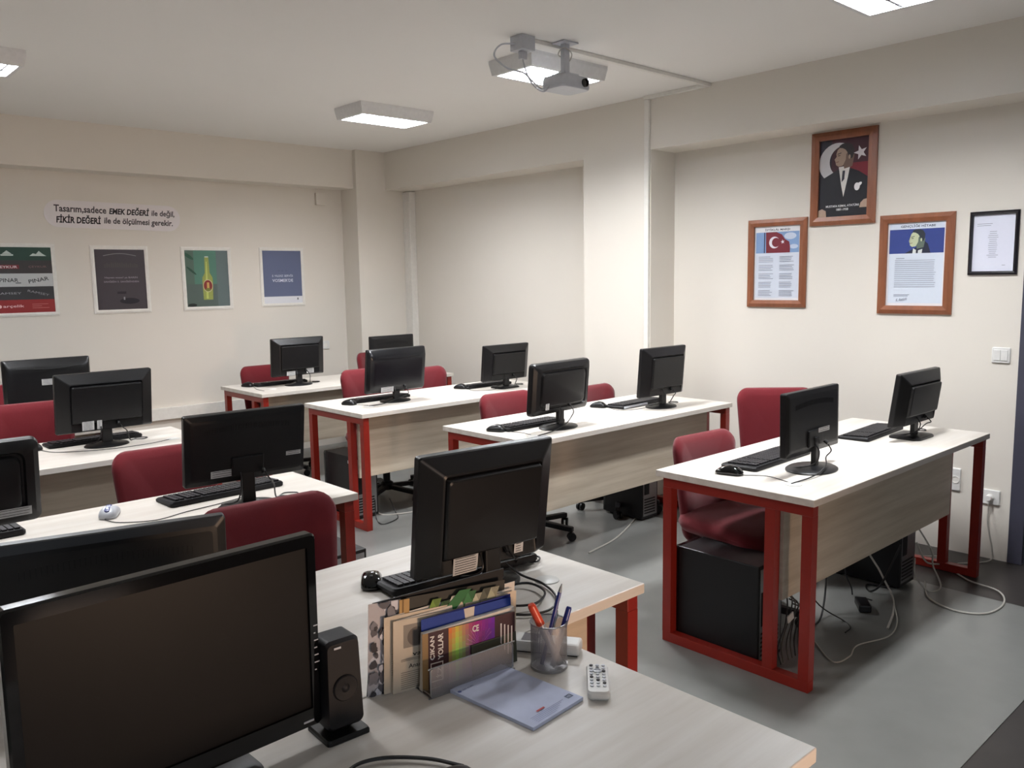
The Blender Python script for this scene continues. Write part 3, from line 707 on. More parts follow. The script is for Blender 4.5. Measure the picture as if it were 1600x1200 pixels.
def picture(mw, w, h, fw, d, mt, label, cat, art, name='framed_picture', group=None):
    t = bpy.data.objects.new(name, None); C.objects.link(t); t.matrix_world = mw; tag(t, label, cat, group)
    frame_ring(t, w, h, fw, d, mt)
    b = new(); bx(b, -w/2+.002, w/2-.002, -h/2+.002, h/2-.002, .0004, .003); fin('backing', b, M['paper'], t)
    A = Art(); art(A, w-2*fw, h-2*fw); A.done('print', t, Matrix.Translation((0, 0, .0032)))
    return t
SKIN = (168, 144, 126); SKD = (112, 90, 78)
def head(A, cx, cy, k, hair=(38, 34, 34), skin=SKIN, shade=SKD):
    """man's head in three-quarter profile looking up to the left"""
    P = lambda pts: [(cx+x*k, cy+y*k) for x, y in pts]
    A.poly(P([(-.02, -.5), (.36, -.42), (.46, .1), (.2, .2), (-.1, -.1)]), shade)                      # neck
    A.poly(P([(-.36, .38), (-.42, .2), (-.40, .08), (-.50, -.04), (-.43, -.08), (-.45, -.16), (-.41, -.2), (-.42, -.30), (-.30, -.38), (-.12, -.36), (.12, -.22), (.26, -.02), (.30, .2), (.2, .42), (0, .52), (-.22, .5)]), skin)
    A.poly(P([(-.08, -.34), (.14, -.22), (.28, 0), (.30, .2), (.2, .3), (.06, .16), (.04, -.1)]), shade)
    A.poly(P([(-.30, .47), (-.12, .44), (.02, .36), (.12, .22), (.17, .02), (.27, -.06), (.36, -.04), (.42, .14), (.44, .36), (.32, .56), (.10, .66), (-.14, .64), (-.27, .56)]), hair)
    A.ell(cx+.22*k, cy+.02*k, .05*k, .10*k, skin)
    A.poly(P([(-.37, .2), (-.18, .25), (-.17, .22), (-.36, .165)]), hair)
    A.poly(P([(-.35, .12), (-.22, .14), (-.23, .10), (-.34, .09)]), (60, 50, 46))
    A.poly(P([(-.42, -.16), (-.28, -.14), (-.28, -.17), (-.42, -.19)]), (120, 70, 66))
def portrait(A, w, h):
    A.rect(-w/2, -h/2, w/2, h/2, (58, 26, 34)); A.rect(-w/2, -h/2, -w*.25, h/2, (30, 26, 38)); A.rect(w*.05, -h*.12, w/2, h*.18, (110, 30, 40))
    A.crescent(-w*.13, h*.20, w*.38, (206, 204, 206), .78, .36, rot=.15)
    A.star(w*.33, h*.30, w*.14, (215, 212, 214), rot=.6)
    A.poly([(-w/2, -h/2), (w/2, -h/2), (w/2, -h*.02), (w*.30, h*.07), (w*.12, h*.12), (-w*.08, h*.12), (-w*.26, h*.06), (-w*.44, 0), (-w/2, -.1*h)], (28, 27, 32))
    A.poly([(-w*.10, h*.14), (w*.13, h*.15), (w*.09, h*.0), (0.01*w, -h*.25), (-w*.04, -h*.1)], (226, 222, 216))
    A.poly([(-w*.02, h*.09), (w*.03, h*.09), (w*.02, -h*.02), (-w*.035, -h*.06)], (50, 48, 56))
    head(A, .02*w, h*.255, w*.42)
    A.ell(w*.28, -h*.13, w*.055, h*.05, (228, 226, 226)); A.ell(w*.33, -h*.10, w*.05, h*.02, (228, 226, 226), rot=.6)
    A.poly([(w*.34, -h*.40), (w*.5, -h*.40), (w*.5, -h*.29), (w*.42, -h*.30), (w*.36, -h*.34)], SKIN)
    A.poly([(-w*.5, -h*.5), (-w*.33, -h*.5), (-w*.34, -h*.42), (-w*.42, -h*.39), (-w*.5, -h*.41)], SKIN)
    A.text('MUSTAFA KEMAL ATATÜRK', 0, -h*.36, w*.68, h*.034, (228, 226, 226)); A.text('1881-1938', 0, -h*.41, w*.24, h*.030, (228, 226, 226))
def anthem(A, w, h):
    A.rect(-w/2, -h/2, w/2, h/2, (222, 222, 226)); A.rect(-w*.47, -h*.47, w*.47, h*.475, (206, 212, 224))
    A.rect(-w*.47, h*.425, w*.47, h*.48, (226, 226, 228)); A.text('İSTİKLÂL MARŞI', 0, h*.452, w*.54, h*.040, (50, 52, 70), bold=.02)
    A.rect(-w*.47, h*.14, w*.47, h*.42, (128, 156, 196)); A.ell(w*.28, h*.36, w*.13, h*.045, (196, 206, 222)); A.ell(w*.36, h*.22, w*.09, h*.03, (190, 202, 220))
    A.rect(-w*.29, h*.14, -w*.265, h*.42, (50, 56, 84))
    A.poly([(-w*.24, h*.14), (-w*.25, h*.42), (-w*.02, h*.42), (w*.10, h*.385), (w*.17, h*.32), (w*.26, h*.285), (w*.28, h*.22), (w*.28, h*.14)], (112, 38, 48))
    A.crescent(-w*.06, h*.28, w*.115, (222, 220, 226), .78, .30, rot=0); A.star(w*.12, h*.285, w*.045, (222, 220, 226), rot=.5)
    for c0 in (-w*.40, w*.06):
        for k in range(5): A.lines(c0, c0+w*.33, h*(.085-.115*k), h*.022, 4, h*.006, (120, 124, 140), .25, k+int(c0*900))
def address(A, w, h):
    A.rect(-w/2, -h/2, w/2, h/2, (230, 226, 228)); A.rect(-w*.47, -h*.47, w*.47, h*.49, (214, 222, 234))
    A.text('GENÇLİĞE HİTABE', w*.02, h*.455, w*.60, h*.042, (50, 54, 78), bold=.02)
    A.rect(-w*.47, h*.13, w*.47, h*.42, (52, 66, 128))
    A.poly([(-w*.2, h*.13), (w*.25, h*.13), (w*.2, h*.24), (w*.1, h*.3), (0, h*.2)], (40, 44, 60))
    A.poly([(-w*.06, h*.13), (w*.10, h*.13), (w*.11, h*.18), (w*.02, h*.16), (-w*.05, h*.19)], (214, 218, 214)); A.rect(0, h*.13, w*.035, h*.165, (44, 46, 58))
    head(A, w*.02, h*.285, w*.30, hair=(46, 52, 58), skin=(190, 196, 160), shade=(96, 108, 96))
    A.lines(-w*.34, -w*.18, h*.07, h*.022, 1, h*.006, (120, 124, 140)); A.lines(-w*.36, w*.36, h*.045, h*.0245, 14, h*.0045, (140, 142, 158), .06, 5)
    A.lines(-w*.36, -w*.06, -h*.37, h*.016, 2, h*.005, (110, 114, 130), .3, 3)
    A.text('K. Atatürk', -w*.22, -h*.425, w*.2, h*.035, (60, 64, 90), bold=0, shear=.4, rot=.15)
def notice(A, w, h):
    A.rect(-w/2, -h/2, w/2, h/2, (226, 228, 242))
    A.lines(-w*.42, -w*.02, h*.34, h*.032, 2, h*.007, (130, 132, 148), .3, 3)
    for k in range(14):
        ww = w*(.07+.07*random.Random(k+3).random()); A.rect(-w*.02-ww, h*(.2-.035*k), -w*.02+ww, h*(.2-.035*k)+h*.008, (150, 152, 166))
    A.rect(w*.22, -h*.4, w*.3, -h*.392, (140, 142, 156))
picture(wall_m(2.421, 2.13), .405, .553, .050, .022, M['woodf'], 'brown-framed portrait of a man in a dark suit, highest on the wall', 'picture', portrait)
picture(wall_m(2.846, 1.635), .412, .56, .045, .020, M['woodf'], 'brown-framed anthem sheet with a flag picture, left of the portrait', 'picture', anthem)
picture(wall_m(1.982, 1.609), .412, .562, .047, .020, M['woodf'], 'brown-framed speech sheet with a blue banner, right of the portrait', 'picture', address)
picture(wall_m(1.583, 1.711), .240, .334, .019, .018, M['bframe'], 'small black-framed typed notice nearest the door', 'picture', notice)

def post_logos(A, w, h):
    g = [(0, (44, 70, 60)), (.2, (62, 58, 58)), (.40, (196, 198, 198)), (.6, (58, 58, 60)), (.8, (140, 44, 44))]
    for f_, c in g: A.rect(-w/2, h/2-h*(f_+.2), w/2, h/2-h*f_, c)
    yy = lambda k: h/2-h*(k+.1)
    A.rect(-w*.32, yy(0)-.015, -w*.12, yy(0)-.004, (190, 200, 194)); A.poly([(-w*.3, yy(0)-.002), (-w*.22, yy(0)+.024), (-w*.14, yy(0)-.002)], (190, 200, 194))
    A.poly([(w*.14, yy(0)-.016), (w*.2, yy(0)+.004), (w*.25, yy(0)-.002), (w*.30, yy(0)+.022), (w*.36, yy(0)+.0), (w*.42, yy(0)-.016)], (196, 206, 200))
    A.rect(-w*.42, yy(.2)-.014, -w*.04, yy(.2)+.016, (120, 48, 54)); A.text('SEYKUR', -w*.23, yy(.2), w*.32, .018, (222, 210, 210)); A.text('ÇEYKUR', w*.26, yy(.2), w*.30, .018, (120, 92, 92))
    A.text('PINAR', -w*.22, yy(.4), w*.30, .028, (60, 62, 64)); A.rect(-w*.12, yy(.4)-.024, -w*.03, yy(.4)-.018, (60, 62, 64)); A.text('PINAR', w*.26, yy(.4), w*.34, .028, (60, 62, 64), rot=.18)
    A.text('RAMSEY', -w*.24, yy(.6), w*.40, .015, (170, 170, 172), bold=0); A.text('RAMSEY', w*.24, yy(.6), w*.36, .016, (160, 160, 162), bold=0, rot=-.25)
    A.ell(-w*.40, yy(.8), .012, .012, (236, 200, 200)); A.text('arçelik', -w*.18, yy(.8), w*.34, .024, (236, 200, 200))
    A.lines(w*.12, w*.42, yy(.8)+.012, .014, 3, .003, (200, 130, 124), .5, 8)
def post_dark(A, w, h):
    A.rect(-w/2, -h/2, w/2, h/2, (66, 60, 64))
    pts = [(-w*.33+w*.66*i/12, h*.40+.018*sin(pi*i/12)) for i in range(13)]
    A.poly(pts+[(x, y-.005) for x, y in reversed(pts)], (130, 130, 128))
    for k in range(16):
        x = -w*.32+w*.64*k/15; hh_ = .012+.022*abs(sin(k*1.7))*(1-abs(k-6)/12); A.rect(x, h*.20, x+w*.03, h*.20+hh_+.012, (74, 70, 68))
    A.text('Hayvan mısın? ya BARIN', 0, h*.03, w*.66, .018, (150, 142, 150)); A.text('SAHİBİN 5. SAHİBİNDEN', 0, h*-.03, w*.70, .018, (150, 142, 150))
    A.ell(w*.14, -h*.36, w*.2, h*.05, (30, 28, 34)); A.rect(-w*.10, -h*.24, w*.08, -h*.20, (34, 30, 36)); A.rect(w*.02, -h*.34, w*.05, -h*.29, (140, 140, 144))
def post_bottle(A, w, h):
    A.rect(-w/2, -h/2, w/2, h/2, (84, 104, 92)); A.rect(-w*.30, -h*.1, w*.22, h/2, (82, 124, 108)); A.rect(w*.22, -h*.5, w*.5, h*.5, (96, 110, 110)); A.rect(-w*.5, -h*.5, w*.22, -h*.1, (84, 98, 92))
    A.ell(-w*.42, h*.40, w*.14, h*.03, (40, 80, 62), rot=-.6); A.ell(-w*.36, h*.14, w*.14, h*.02, (38, 74, 58), rot=-.7); A.ell(-w*.38, -h*.47, w*.1, h*.03, (34, 40, 36))
    A.poly([(-w*.115, -h*.38), (w*.105, -h*.38), (w*.12, -h*.06), (w*.115, h*.02), (w*.055, h*.10), (w*.045, h*.36), (w*.04, h*.39), (-w*.045, h*.39), (-w*.05, h*.36), (-w*.06, h*.10), (-w*.12, h*.02), (-w*.125, -h*.06)], (150, 160, 84))
    A.poly([(-w*.05, -h*.36), (0, -h*.36), (0, h*.3), (-w*.02, h*.3), (-w*.04, 0)], (190, 200, 110)); A.rect(-w*.045, h*.375, w*.04, h*.395, (200, 206, 196))
    A.ell(0, -h*.13, w*.115, h*.115, (200, 196, 150)); A.ell(0, -h*.13, w*.10, h*.10, (128, 42, 40)); A.rect(-w*.025, -h*.17, w*.03, -h*.07, (206, 168, 96)); A.ell(0, -h*.20, w*.06, h*.03, (116, 120, 56))
def post_blue(A, w, h):
    A.rect(-w/2, -h/2, w/2, h/2, (222, 224, 230)); A.rect(-w/2+.001, -h*.37, w/2-.001, h/2, (96, 104, 132))
    A.text('5 YILDIZ SERVİS', 0, .014, w*.54, .024, (214, 220, 236), bold=.004); A.text("VOSMER'DE", 0, -.030, w*.54, .028, (226, 230, 244), bold=.008)
    for k in range(3): A.star((k-1)*w*.10, h*.12, w*.045, (90, 98, 126), rot=pi/2)
    A.rect(w*.36, -h*.44, w*.39, -h*.40, (100, 102, 108))
PG = 'white-framed posters on the back wall'
picture(back_m(1.585, 1.612), .465, .54, .028, .010, M['wframe'], 'white-framed poster of striped coloured bands with logos, leftmost', 'poster', post_logos, 'framed_poster', PG)
picture(back_m(2.285, 1.607), .44, .535, .030, .010, M['wframe'], 'white-framed near-black poster with faint lettering', 'poster', post_dark, 'framed_poster', PG)
picture(back_m(2.99, 1.607), .435, .535, .030, .010, M['wframe'], 'white-framed green poster with a bottle on it', 'poster', post_bottle, 'framed_poster', PG)
picture(back_m(3.69, 1.612), .437, .53, .028, .010, M['wframe'], 'white-framed blue poster with white lettering, rightmost', 'poster', post_blue, 'framed_poster', PG)
# slogan sign
t = bpy.data.objects.new('wall_sign', None); C.objects.link(t); t.matrix_world = back_m(2.275, 2.105) @ Matrix.Rotation(-.012, 4, 'Z')
tag(t, 'long rounded white slogan sign above the posters', 'sign')
b = new(); o = rrect(1.02, .205, .1, 8); loft(b, [(o, .0005), (o, .006)], lambda u, v, d: Vector((u, v, d))); s = fin('board', b, flat((232, 226, 226)), t)
A = Art()
ink = (34, 30, 34); gr = (70, 64, 68)
A.text('Tasarım,sadece', -.254, .036, .375, .062, gr, bold=.026, shear=.05); A.text('EMEK DEĞERİ', .108, .044, .31, .062, ink, bold=.038, shear=.2); A.text('ile değil,', .372, .034, .185, .062, gr, bold=.026, shear=.1)
A.text('FİKİR DEĞERİ', -.270, -.036, .32, .066, ink, bold=.038, shear=.1); A.text('ile de ölçülmesi gerekir.', .180, -.044, .535, .062, gr, bold=.026, shear=.1)
A.done('lettering', t, Matrix.Translation((0, 0, .0062)))

# ================================================================= PROJECTOR
t = thing('projector', 'grey-white projector hanging from the ceiling on a short pole', 'projector', (3.28, 3.13, H), radians(0))
b = new(); bx(b, -.055, .055, -.045, .045, -.008, -.0005, .002); fin('ceiling_plate', b, M['silver'], t)
b = new(); bx(b, -.018, .018, -.014, .014, -.16, -.008); bx(b, -.05, .05, -.05, .05, -.168, -.160); 
for sx in (-1, 1): cyl(b, (sx*.04, sx*.04, -.165), (sx*.07, sx*.05, -.178), .005)
fin('pole', b, M['silver'], t)
b = new(); o = rrect(.215, .17, .035, 5); loft(b, [(grow(o, .94), -.240), (o, -.232), (o, -.19), (grow(o, .93), -.176), (grow(o, .4), -.174)], lambda u, v, d: Vector((u+.005, v, d))); fin('body', b, M['silver'], t, True, ang=40)
b = new(); lathe(b, [(.022, 0), (.022, .012), (.017, .012), (.015, .006)], 24, T(.055, -.083, -.208, rx=pi/2)); fin('lens', b, M['gloss'], t, True)
b = new(); tube(b, [(.03, .06, -.176), (.04, .03, -.13), (.02, .02, -.08), (-.03, .02, -.06), (-.02, -.01, -.03), (.03, -.02, -.06), (.02, .03, -.12), (-.05, .09, -.18), (-.08, .11, -.2)], .003); fin('cable', b, M['wcable'], t, True)
t = thing('projector_cable_box', 'small grey cable box on the ceiling beside the projector', 'junction box', (3.035, 3.19, H))
b = new(); bx(b, -.045, .045, -.045, .045, -.072, -.0005, .003); fin('body', b, M['silver'], t)
b = new(); tube(b, [(-.03, 0, -.04), (-.10, .05, -.045), (-.13, .07, -.10), (-.07, .04, -.155), (0, 0, -.175), (.05, -.02, -.215), (.10, -.03, -.245), (.145, -.04, -.225)], .0045)
tube(b, [(0, 0, -.07), (.0, 0, -.11), (.02, 0, -.16), (.04, -.01, -.21), (.08, -.02, -.245), (.12, -.03, -.255), (.15, -.04, -.225)], .0045)
bx(b, -.02, .02, -.012, .012, -.11, -.072, .003)
fin('cable', b, M['cable'] if 0 else M['silver'], t, True)

# ================================================================= TEACHER DESK THINGS
ZT = .7505
# speaker
t = thing('speaker', 'black desktop speaker beside the big foreground monitor', 'speaker', (.735, 1.285, ZT), radians(-3))
b = new(); o = rrect(.085, .085, .006, 3); loft(b, [(o, 0), (o, .006), (grow(o, .95), .010)], lambda u, v, d: Vector((u, v, d))); fin('foot', b, M['blk'], t)
b = new(); o = rrect(.062, .165, .010, 5, 0, 0, taper=-.12)
loft(b, [(grow(o, .93), -.034), (o, -.028), (o, .02), (grow(o, .9), .03)], lambda u, v, d: Vector((u*1.05, d+.05*(v+.08)*.5, v+.102))); fin('cabinet', b, M['blkm'], t, True, ang=30)
b = new(); bx(b, -.02, .02, -.012, .018, .008, .03); fin('neck', b, M['blk'], t)
b = new(); lathe(b, [(.024, 0), (.022, .002), (.008, .0005), (.004, .003), (.0005, .0035)], 24, T(0, -.034, .095, rx=pi/2)); fin('driver', b, M['blkm'], t, True)
b = new(); box(b, (-.012, -.0325, .172), (.014, .001, .004), .0005); fin('logo_mark', b, M['silver'], t)
# magazines leaning in the rack -- local frame: x along the rack, y back, z up
RX = math.atan2(-.03, .30)
base = T(.84, 1.352, ZT, rz=RX)
def sheet(name, x0, x1, h, yo, lean, th, mt, label, cat, art=None, skew=0, z=0):
    t = bpy.data.objects.new(name, None); C.objects.link(t)
    t.matrix_world = base @ T(0, yo, .0008+z) @ Matrix.Rotation(-lean, 4, 'X')
    tag(t, label, cat, None)
    b = new(); P_ = [(x0, 0), (x1, 0), (x1+skew, h), (x0+skew, h)]
    A_ = [b.verts.new((x, 0, z_)) for x, z_ in P_]; B_ = [b.verts.new((x, th, z_)) for x, z_ in P_]
    b.faces.new(A_); b.faces.new(B_[::-1])
    for i in range(4): b.faces.new((A_[i], B_[i], B_[(i+1) % 4], A_[(i+1) % 4]))
    fin('pages' if th > .002 else 'sheet', b, mt, t)
    if art:
        A = Art(); art(A, x1-x0, h); A.done('cover', t, Matrix(((1, skew/h, 0, x0), (0, 0, -1, -.0003), (0, 1, 0, 0), (0, 0, 0, 1))))
    return t
def a_mag(A, w, h):
    A.rect(0, 0, w, h, (52, 50, 44)); A.rect(.0, 0, w*.22, h, (190, 184, 186))
    r_ = random.Random(4)
    for k in range(60):
        x, y = .02+.17*r_.random(), r_.random()**.8; g_ = r_.choice((58, 72, 96, 128, 205, 214)); q = .008+.03*r_.random()
        A.poly([(w*max(.0, min(.21, x+q*cos(a_)*(.6+.8*r_.random()))), h*max(.0, min(1, y+2*q*sin(a_)*(.6+.8*r_.random())))) for a_ in (0, .8, 1.6, 2.4, 3.2, 4.0, 4.8, 5.6)], (g_, g_-3, g_+2))
    A.rect(w*.20, h*.80, w*.27, h, (186, 148, 92)); A.rect(w*.22, h*.80, w*.23, h, (120, 90, 50))
    for (x, y, c) in ((.40, .88, (120, 150, 60)), (.47, .84, (40, 84, 40)), (.54, .88, (214, 210, 190)), (.60, .86, (50, 112, 60)), (.66, .90, (60, 124, 72)), (.72, .86, (190, 186, 160)), (.78, .9, (90, 92, 78)), (.84, .9, (170, 168, 140))):
        A.poly([(x*w, (y-.07)*h), ((x+.07)*w, (y-.07)*h), ((x+.035)*w, (y+.06)*h)], c); A.poly([((x+.035)*w, (y+.06)*h), ((x+.07)*w, (y-.07)*h), ((x+.10)*w, (y+.06)*h)], tuple(int(v*.8) for v in c))
    A.poly([(.5*w, .78*h), (.60*w, .78*h), (.72*w, .99*h), (.63*w, .99*h)], (46, 108, 58)); A.text('GO', .90*w, .93*h, .05*w, .05*h, (150, 146, 130))
def a_news(A, w, h):
    A.rect(0, 0, w, h, (206, 192, 172)); A.rect(w*.08, h*.60, w*.30, h*.92, (140, 132, 122)); A.ell(w*.18, h*.74, w*.07, h*.13, (100, 92, 86))
    A.text('vali', w*.20, h*.50, w*.10, h*.06, (50, 44, 42)); A.text('Anadolu', w*.20, h*.34, w*.16, h*.06, (50, 44, 42)); A.lines(w*.06, w*.32, h*.26, h*.028, 9, h*.008, (130, 120, 108), .2, 2); A.lines(w*.06, w*.32, h*.44, h*.02, 2, h*.007, (130, 120, 108), .2, 2)
    A.rect(w*.72, h*.93, w*.95, h*.965, (92, 70, 120))
def a_env(A, w, h): A.rect(0, 0, w, h, (210, 194, 172)); A.lines(w*.05, w*.3, h*.5, h*.03, 10, h*.006, (170, 156, 136), .2, 2)
def a_blue(A, w, h):
    A.rect(0, 0, w, h, (28, 58, 140)); A.poly([(w*.46, h), (w*.58, h), (w*.55, h*.55), (w*.50, h*.55)], (206, 194, 180))
def a_book(A, w, h):
    A.rect(0, 0, w, h, (66, 40, 46)); A.rect(0, 0, w*.06, h, (150, 120, 80))
    n = 14; zb_ = A.z
    for i in range(n):
        for j in range(10):
            u, v = i/n, j/10
            r = (235*(1-u)+110*u)*(.55+.45*v); g = (190*max(0, 1-abs(u-.15)*2.4)+40)*(.5+.5*(1-abs(v-.5))); bl = 60+110*u*(.6+.4*v)+60*(1-v)*(u < .6)
            c = tuple(int(max(20, min(245, k))/12)*12 for k in (r, g, bl)); A.z = zb_
            A.rect(w*(.27+.50*u), h*(v), w*(.27+.50*(u+1/n)), h*(v+.1), c)
    zb_ = A.z
    for k in range(12):
        A.z = zb_; a = .5+k*.22; A.poly([(w*.60, h*.55), (w*(.60+.15*cos(a)), h*(.55+.4*sin(a))), (w*(.601+.15*cos(a)), h*(.555+.4*sin(a)))], (226, 150, 200))
    A.z += .0002
    A.text('ÇIKAN', w*.105, h*.72, h*.42, w*.055, (226, 220, 214), rot=pi/2, bold=.03); A.text('YOLLAR', w*.185, h*.72, h*.46, w*.055, (226, 220, 214), rot=pi/2, bold=.03)
    for (x0, y0, x1, y1) in ((.08, .12, .09, .46), (.08, .12, .21, .14), (.20, .12, .21, .46), (.08, .44, .21, .46), (.08, -.0, .2, .02)): A.rect(w*x0, h*y0, w*x1, h*y1, (226, 220, 214))
    A.text('İZ', w*.165, h*.28, h*.22, w*.06, (226, 220, 214), rot=pi/2, bold=.02); A.text('CE', w*.555, h*.88, w*.07, h*.12, (226, 220, 214), bold=.03)
    for k in range(4): A.rect(w*(.83+.04*k), h*.25, w*(.845+.04*k), h*(.85-.03*k), (214, 206, 204))
sheet('magazine', 0, .318, .185, 0, .02, .004, M['blkm'], 'large magazine with green triangles on its cover, hindmost in the rack', 'magazine', a_mag, skew=.022)
sheet('envelope', .03, .345, .155, -.012, .02, .001, M['paper'], 'buff envelope sticking up behind the newspapers', 'envelope', a_env, skew=.015)
sheet('newspaper', .045, .33, .146, -.022, .03, .003, M['paper'], 'folded newspaper in the rack behind the blue folder', 'newspaper', a_news, skew=.015)
sheet('folder', .105, .325, .140, -.034, .02, .0015, M['blue'], 'blue cardboard folder behind the colourful book', 'folder', a_blue, skew=.006)
sheet('book', .096, .32, .117, -.050, .02, .012, M['paper'], 'book with a rainbow cover and upright white lettering in the rack', 'book', a_book, skew=.008)
sheet('booklet', .21, .325, .066, -.060, .05, .002, flat((70, 72, 60)), 'dark thin booklet slanting just behind the rack front', 'booklet', None)
# the rack
t = bpy.data.objects.new('document_rack', None); C.objects.link(t); t.matrix_world = base @ T(.09, -.066, 0)
tag(t, 'grey wire-mesh document rack holding magazines and a book', 'document rack')
mesh_m = bpy.data.materials.new('wire_mesh'); mesh_m.use_nodes = True
nt = mesh_m.node_tree; N = nt.nodes; Lk = nt.links
bs = N['Principled BSDF']; bs.inputs['Base Color'].default_value = (.32, .31, .32, 1); bs.inputs['Metallic'].default_value = .6; bs.inputs['Roughness'].default_value = .45
def mesh_alpha(kx, kz, thr, coord='Object'):
    tc = N.new('ShaderNodeTexCoord'); sp = N.new('ShaderNodeSeparateXYZ'); Lk.new(tc.outputs['UV'], sp.inputs[0])
    def wav(o_, k):
        a = N.new('ShaderNodeMath'); a.operation = 'MULTIPLY'; a.inputs[1].default_value = k; Lk.new(o_, a.inputs[0])
        s_ = N.new('ShaderNodeMath'); s_.operation = 'SINE'; Lk.new(a.outputs[0], s_.inputs[0]); return s_.outputs[0]
    ad = N.new('ShaderNodeMath'); ad.operation = 'ADD'; Lk.new(sp.outputs[0], ad.inputs[0]); Lk.new(sp.outputs[1], ad.inputs[1])
    sb = N.new('ShaderNodeMath'); sb.operation = 'SUBTRACT'; Lk.new(sp.outputs[0], sb.inputs[0]); Lk.new(sp.outputs[1], sb.inputs[1])
    m_ = N.new('ShaderNodeMath'); m_.operation = 'MULTIPLY'; Lk.new(wav(ad.outputs[0], kx), m_.inputs[0]); Lk.new(wav(sb.outputs[0], kz), m_.inputs[1])
    ab = N.new('ShaderNodeMath'); ab.operation = 'ABSOLUTE'; Lk.new(m_.outputs[0], ab.inputs[0])
    lt = N.new('ShaderNodeMath'); lt.operation = 'LESS_THAN'; lt.inputs[1].default_value = thr; Lk.new(ab.outputs[0], lt.inputs[0])
    Lk.new(lt.outputs[0], bs.inputs['Alpha'])
mesh_alpha(1100, 1100, .50)
rack_m = mesh_m.copy(); rack_m.name = 'dense_wire_mesh'
for n_ in rack_m.node_tree.nodes:
    if n_.type == 'MATH' and n_.operation == 'LESS_THAN': n_.inputs[1].default_value = .66
def uv_xz(o, fn):
    me = o.data; uv = me.uv_layers.new(name='u')
    for l in me.loops: uv.data[l.index].uv = fn(me.vertices[l.vertex_index].co)
o = rrect(.20, .060, .008, 4, .105, .031)
b = new(); b.faces.new([b.verts.new((x, -.018, z_)) for x, z_ in o]); f_ = fin('front_mesh', b, rack_m, t); uv_xz(f_, lambda c: (c.x, c.z))
b = new(); pts = [(x, -.018, z_) for x, z_ in o]; tube(b, pts+[pts[0]], .0018, k=2)
tube(b, [(.008, -.018, .004), (.008, .05, .004)], .0018); tube(b, [(.202, -.018, .004), (.202, .05, .004)], .0018)
fin('wire_frame', b, M['steel'], t, True)
b = new(); bx(b, .004, .206, -.018, .052, .0005, .0012); f_ = fin('floor_plate', b, M['steel'], t)

# pen cup
t = thing('pen_cup', 'grey wire-mesh pen cup holding a marker and pens', 'pen cup', (1.192, 1.198, ZT))
R_C, H_C = .0385, .098
b = new(); n = 48
A_ = [b.verts.new((R_C*cos(2*pi*i/n), R_C*sin(2*pi*i/n), .004)) for i in range(n+1)]; B_ = [b.verts.new((R_C*cos(2*pi*i/n), R_C*sin(2*pi*i/n), H_C)) for i in range(n+1)]
for i in range(n): b.faces.new((A_[i], A_[i+1], B_[i+1], B_[i]))
me = bpy.data.meshes.new('mesh_wall'); uvl = b.loops.layers.uv.new('u')
for i, f in enumerate(b.faces):
    for l in f.loops:
        co = l.vert.co; a = math.atan2(co.y, co.x) % (2*pi)
        if i == n-1 and a < .1: a = 2*pi
        l[uvl].uv = (a*R_C, co.z)
b.to_mesh(me); b.free(); me.materials.append(mesh_m)
for p in me.polygons: p.use_smooth = True
o_ = bpy.data.objects.new('mesh_wall', me); C.objects.link(o_); o_.parent = t
b = new(); tube(b, [(R_C*cos(2*pi*i/24), R_C*sin(2*pi*i/24), H_C) for i in range(25)], .0018, k=2); fin('rim', b, M['steel'], t, True)
b = new(); lathe(b, [(R_C+.001, 0), (R_C+.001, .006), (R_C-.002, .006), (R_C-.003, .002), (.001, .002)], 40); fin('bottom', b, M['steel'], t, True)
def pen(p0, p1, r, mt, label, cap=None, capmt='orange', name='pen', extra=None, cat='pen'):
    t = thing(name, label, cat, tuple(p0)); p0 = Vector(p0); p1 = Vector(p1)-p0
    b = new(); cyl(b, (0, 0, 0), p1*(1 if not cap else .66), r, n=14)
    fin('barrel', b, M[mt], t, True)
    if cap:
        b = new(); cyl(b, p1*.66, p1*.97, r*1.08, r*1.0, n=14); cyl(b, p1*.97, p1, r, r*.75, n=14); fin('cap', b, M[capmt], t, True)
    else:
        b = new(); cyl(b, p1, p1*1.12, r, r*.25, n=12); fin('tip', b, M['steel'], t, True)
        b = new(); n_ = p1.normalized(); s_ = n_.orthogonal().normalized()*(r*1.25); box(b, p1*.86+s_, (.003, .003, .03), 0); fin('clip', b, M['steel'], t)
cx, cy = 1.192, 1.198
pen((cx+.012, cy-.020, ZT+.008), (cx-.036, cy+.016, ZT+.141), .0085, 'silver', 'white board marker with an orange-red cap in the pen cup', True, 'orange', 'marker', cat='marker')
pen((cx-.018, cy+.004, ZT+.008), (cx+.038, cy+.004, ZT+.150), .0042, 'blue', 'blue ballpoint pen standing point-up in the pen cup')
pen((cx-.008, cy-.018, ZT+.008), (cx+.040, cy-.022, ZT+.125), .006, 'silver', 'white pen with a square dark blue cap in the pen cup', True, 'blue')
pen((cx+.0, cy+.020, ZT+.008), (cx+.030, cy+.008, ZT+.100), .0045, 'silver', 'short white pen leaning at the right of the pen cup')
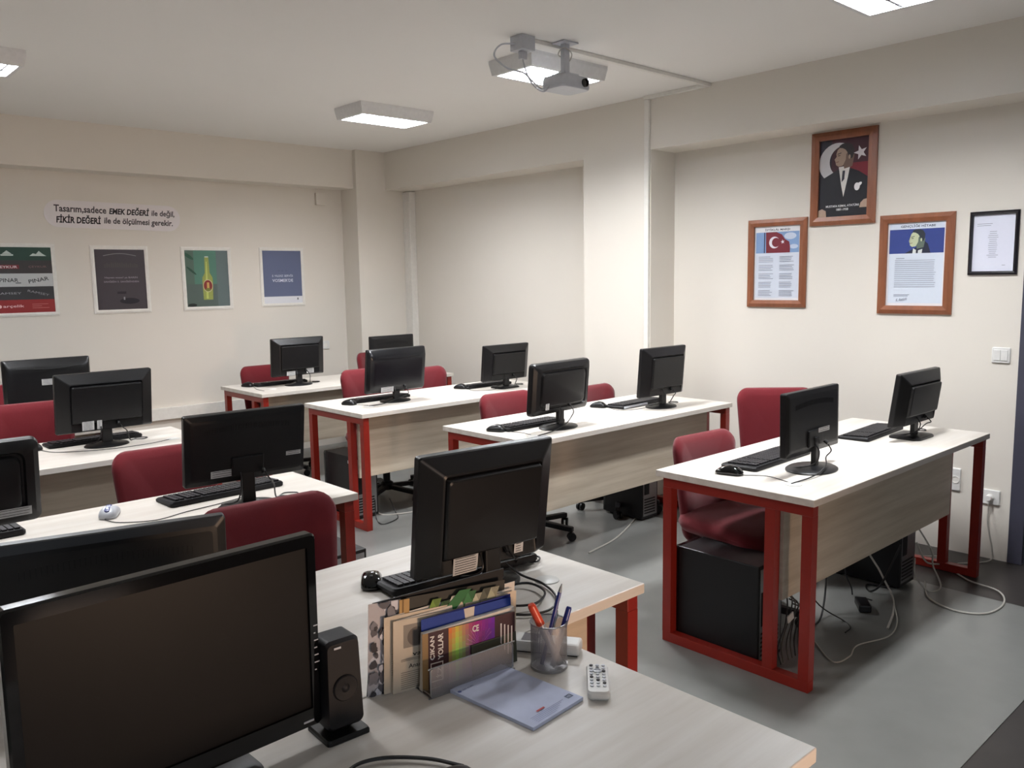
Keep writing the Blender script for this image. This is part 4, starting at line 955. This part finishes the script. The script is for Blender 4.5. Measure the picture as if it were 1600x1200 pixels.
# notepad
t = thing('notepad', 'pale blue letterhead notepad lying in front of the pen cup', 'notepad', (1.0515, 1.150, ZT), math.atan2(.013, .147))
b = new(); bx(b, -.074, .074, -.109, .109, 0, .007, .0005); fin('pages', b, M['cool_paper'], t)
A = Art(); nb = (90, 100, 150)
A.text('ÖZEL KURS', -.048, .088, .034, .005, nb); A.ell(-.068, .088, .004, .004, nb)
A.rect(.050, -.092, .066, -.080, (84, 94, 120)); A.text('HZ', .058, -.086, .010, .006, (200, 206, 226))
for k in range(5): A.rect(-.055+.0*k, -.086-.0045*k, .040-.01*k, -.0853-.0045*k, nb)
A.rect(-.028, -.080, -.006, -.0755, (190, 90, 90))
A.done('letterhead', t, T(0, 0, .0071))
# remote
t = thing('remote_control', 'white projector remote control right of the notepad', 'remote control', (1.198, 1.066, ZT), math.atan2(.085, .09)-pi/2)
b = new(); o = rrect(.044, .125, .010, 5); loft(b, [(grow(o, .92), 0), (o, .006), (o, .014), (grow(o, .93), .018)], lambda u, v, d: Vector((u, v, d))); fin('body', b, M['white'], t, True, ang=30)
for r_i in range(8):
    for c_i in range(3):
        if r_i == 2 and c_i == 1: continue
        b = new(); lathe(b, [(.0036, 0), (.0036, .002), (.0001, .0024)], 10, T((c_i-1)*.0125, .052-.0125*r_i, .018)); fin('button', b, M['silver'] if (r_i*3+c_i) % 4 else M['key'], t, True)
b = new(); lathe(b, [(.009, 0), (.009, .002), (.006, .0024), (.006, .001)], 20, T(0, .0285, .018)); fin('ring_button', b, M['silver'], t, True)
# board eraser
t = thing('board_eraser', 'white board eraser lying behind the pen cup', 'board eraser', (1.243, 1.254, ZT), math.atan2(-.127, .083))
b = new(); box(b, (0, 0, .014), (.150, .048, .026), .006); fin('body', b, M['white'], t)
b = new(); bx(b, -.070, .070, -.021, .021, 0, .0012); fin('felt', b, M['blkm'], t)
b = new(); bx(b, -.055, -.018, -.018, .018, .0271, .0276); s = fin('label_sticker', b, flat((120, 116, 120)), t)
# cable coil beside the magazines
b = new(); tube(b, [(1.47, 1.64, .80), (1.49, 1.60, .77), (1.51, 1.54, .757), (1.47, 1.45, .757), (1.40, 1.40, .757), (1.33, 1.42, .757), (1.30, 1.50, .757), (1.38, 1.58, .760), (1.47, 1.56, .763), (1.46, 1.48, .763), (1.38, 1.44, .764), (1.32, 1.50, .764), (1.40, 1.54, .766)], .0032)
tag(fin('cable', b, M['cable'], None, True), 'black cable coil on the desk right of the magazines', 'cable')
# bottom-edge things
b = new(); tube(b, [(.63, 1.10, .757), (.68, 1.155, .757), (.735, 1.145, .757), (.79, 1.09, .757), (.82, 1.03, .757)], .0035)
tag(fin('cable', b, M['cable'], None, True), 'black cord arching at the bottom edge of the picture', 'cable')
mouse(.775, .985, -30, 'dark mouse just showing at the bottom edge of the picture', 1, 'blk')
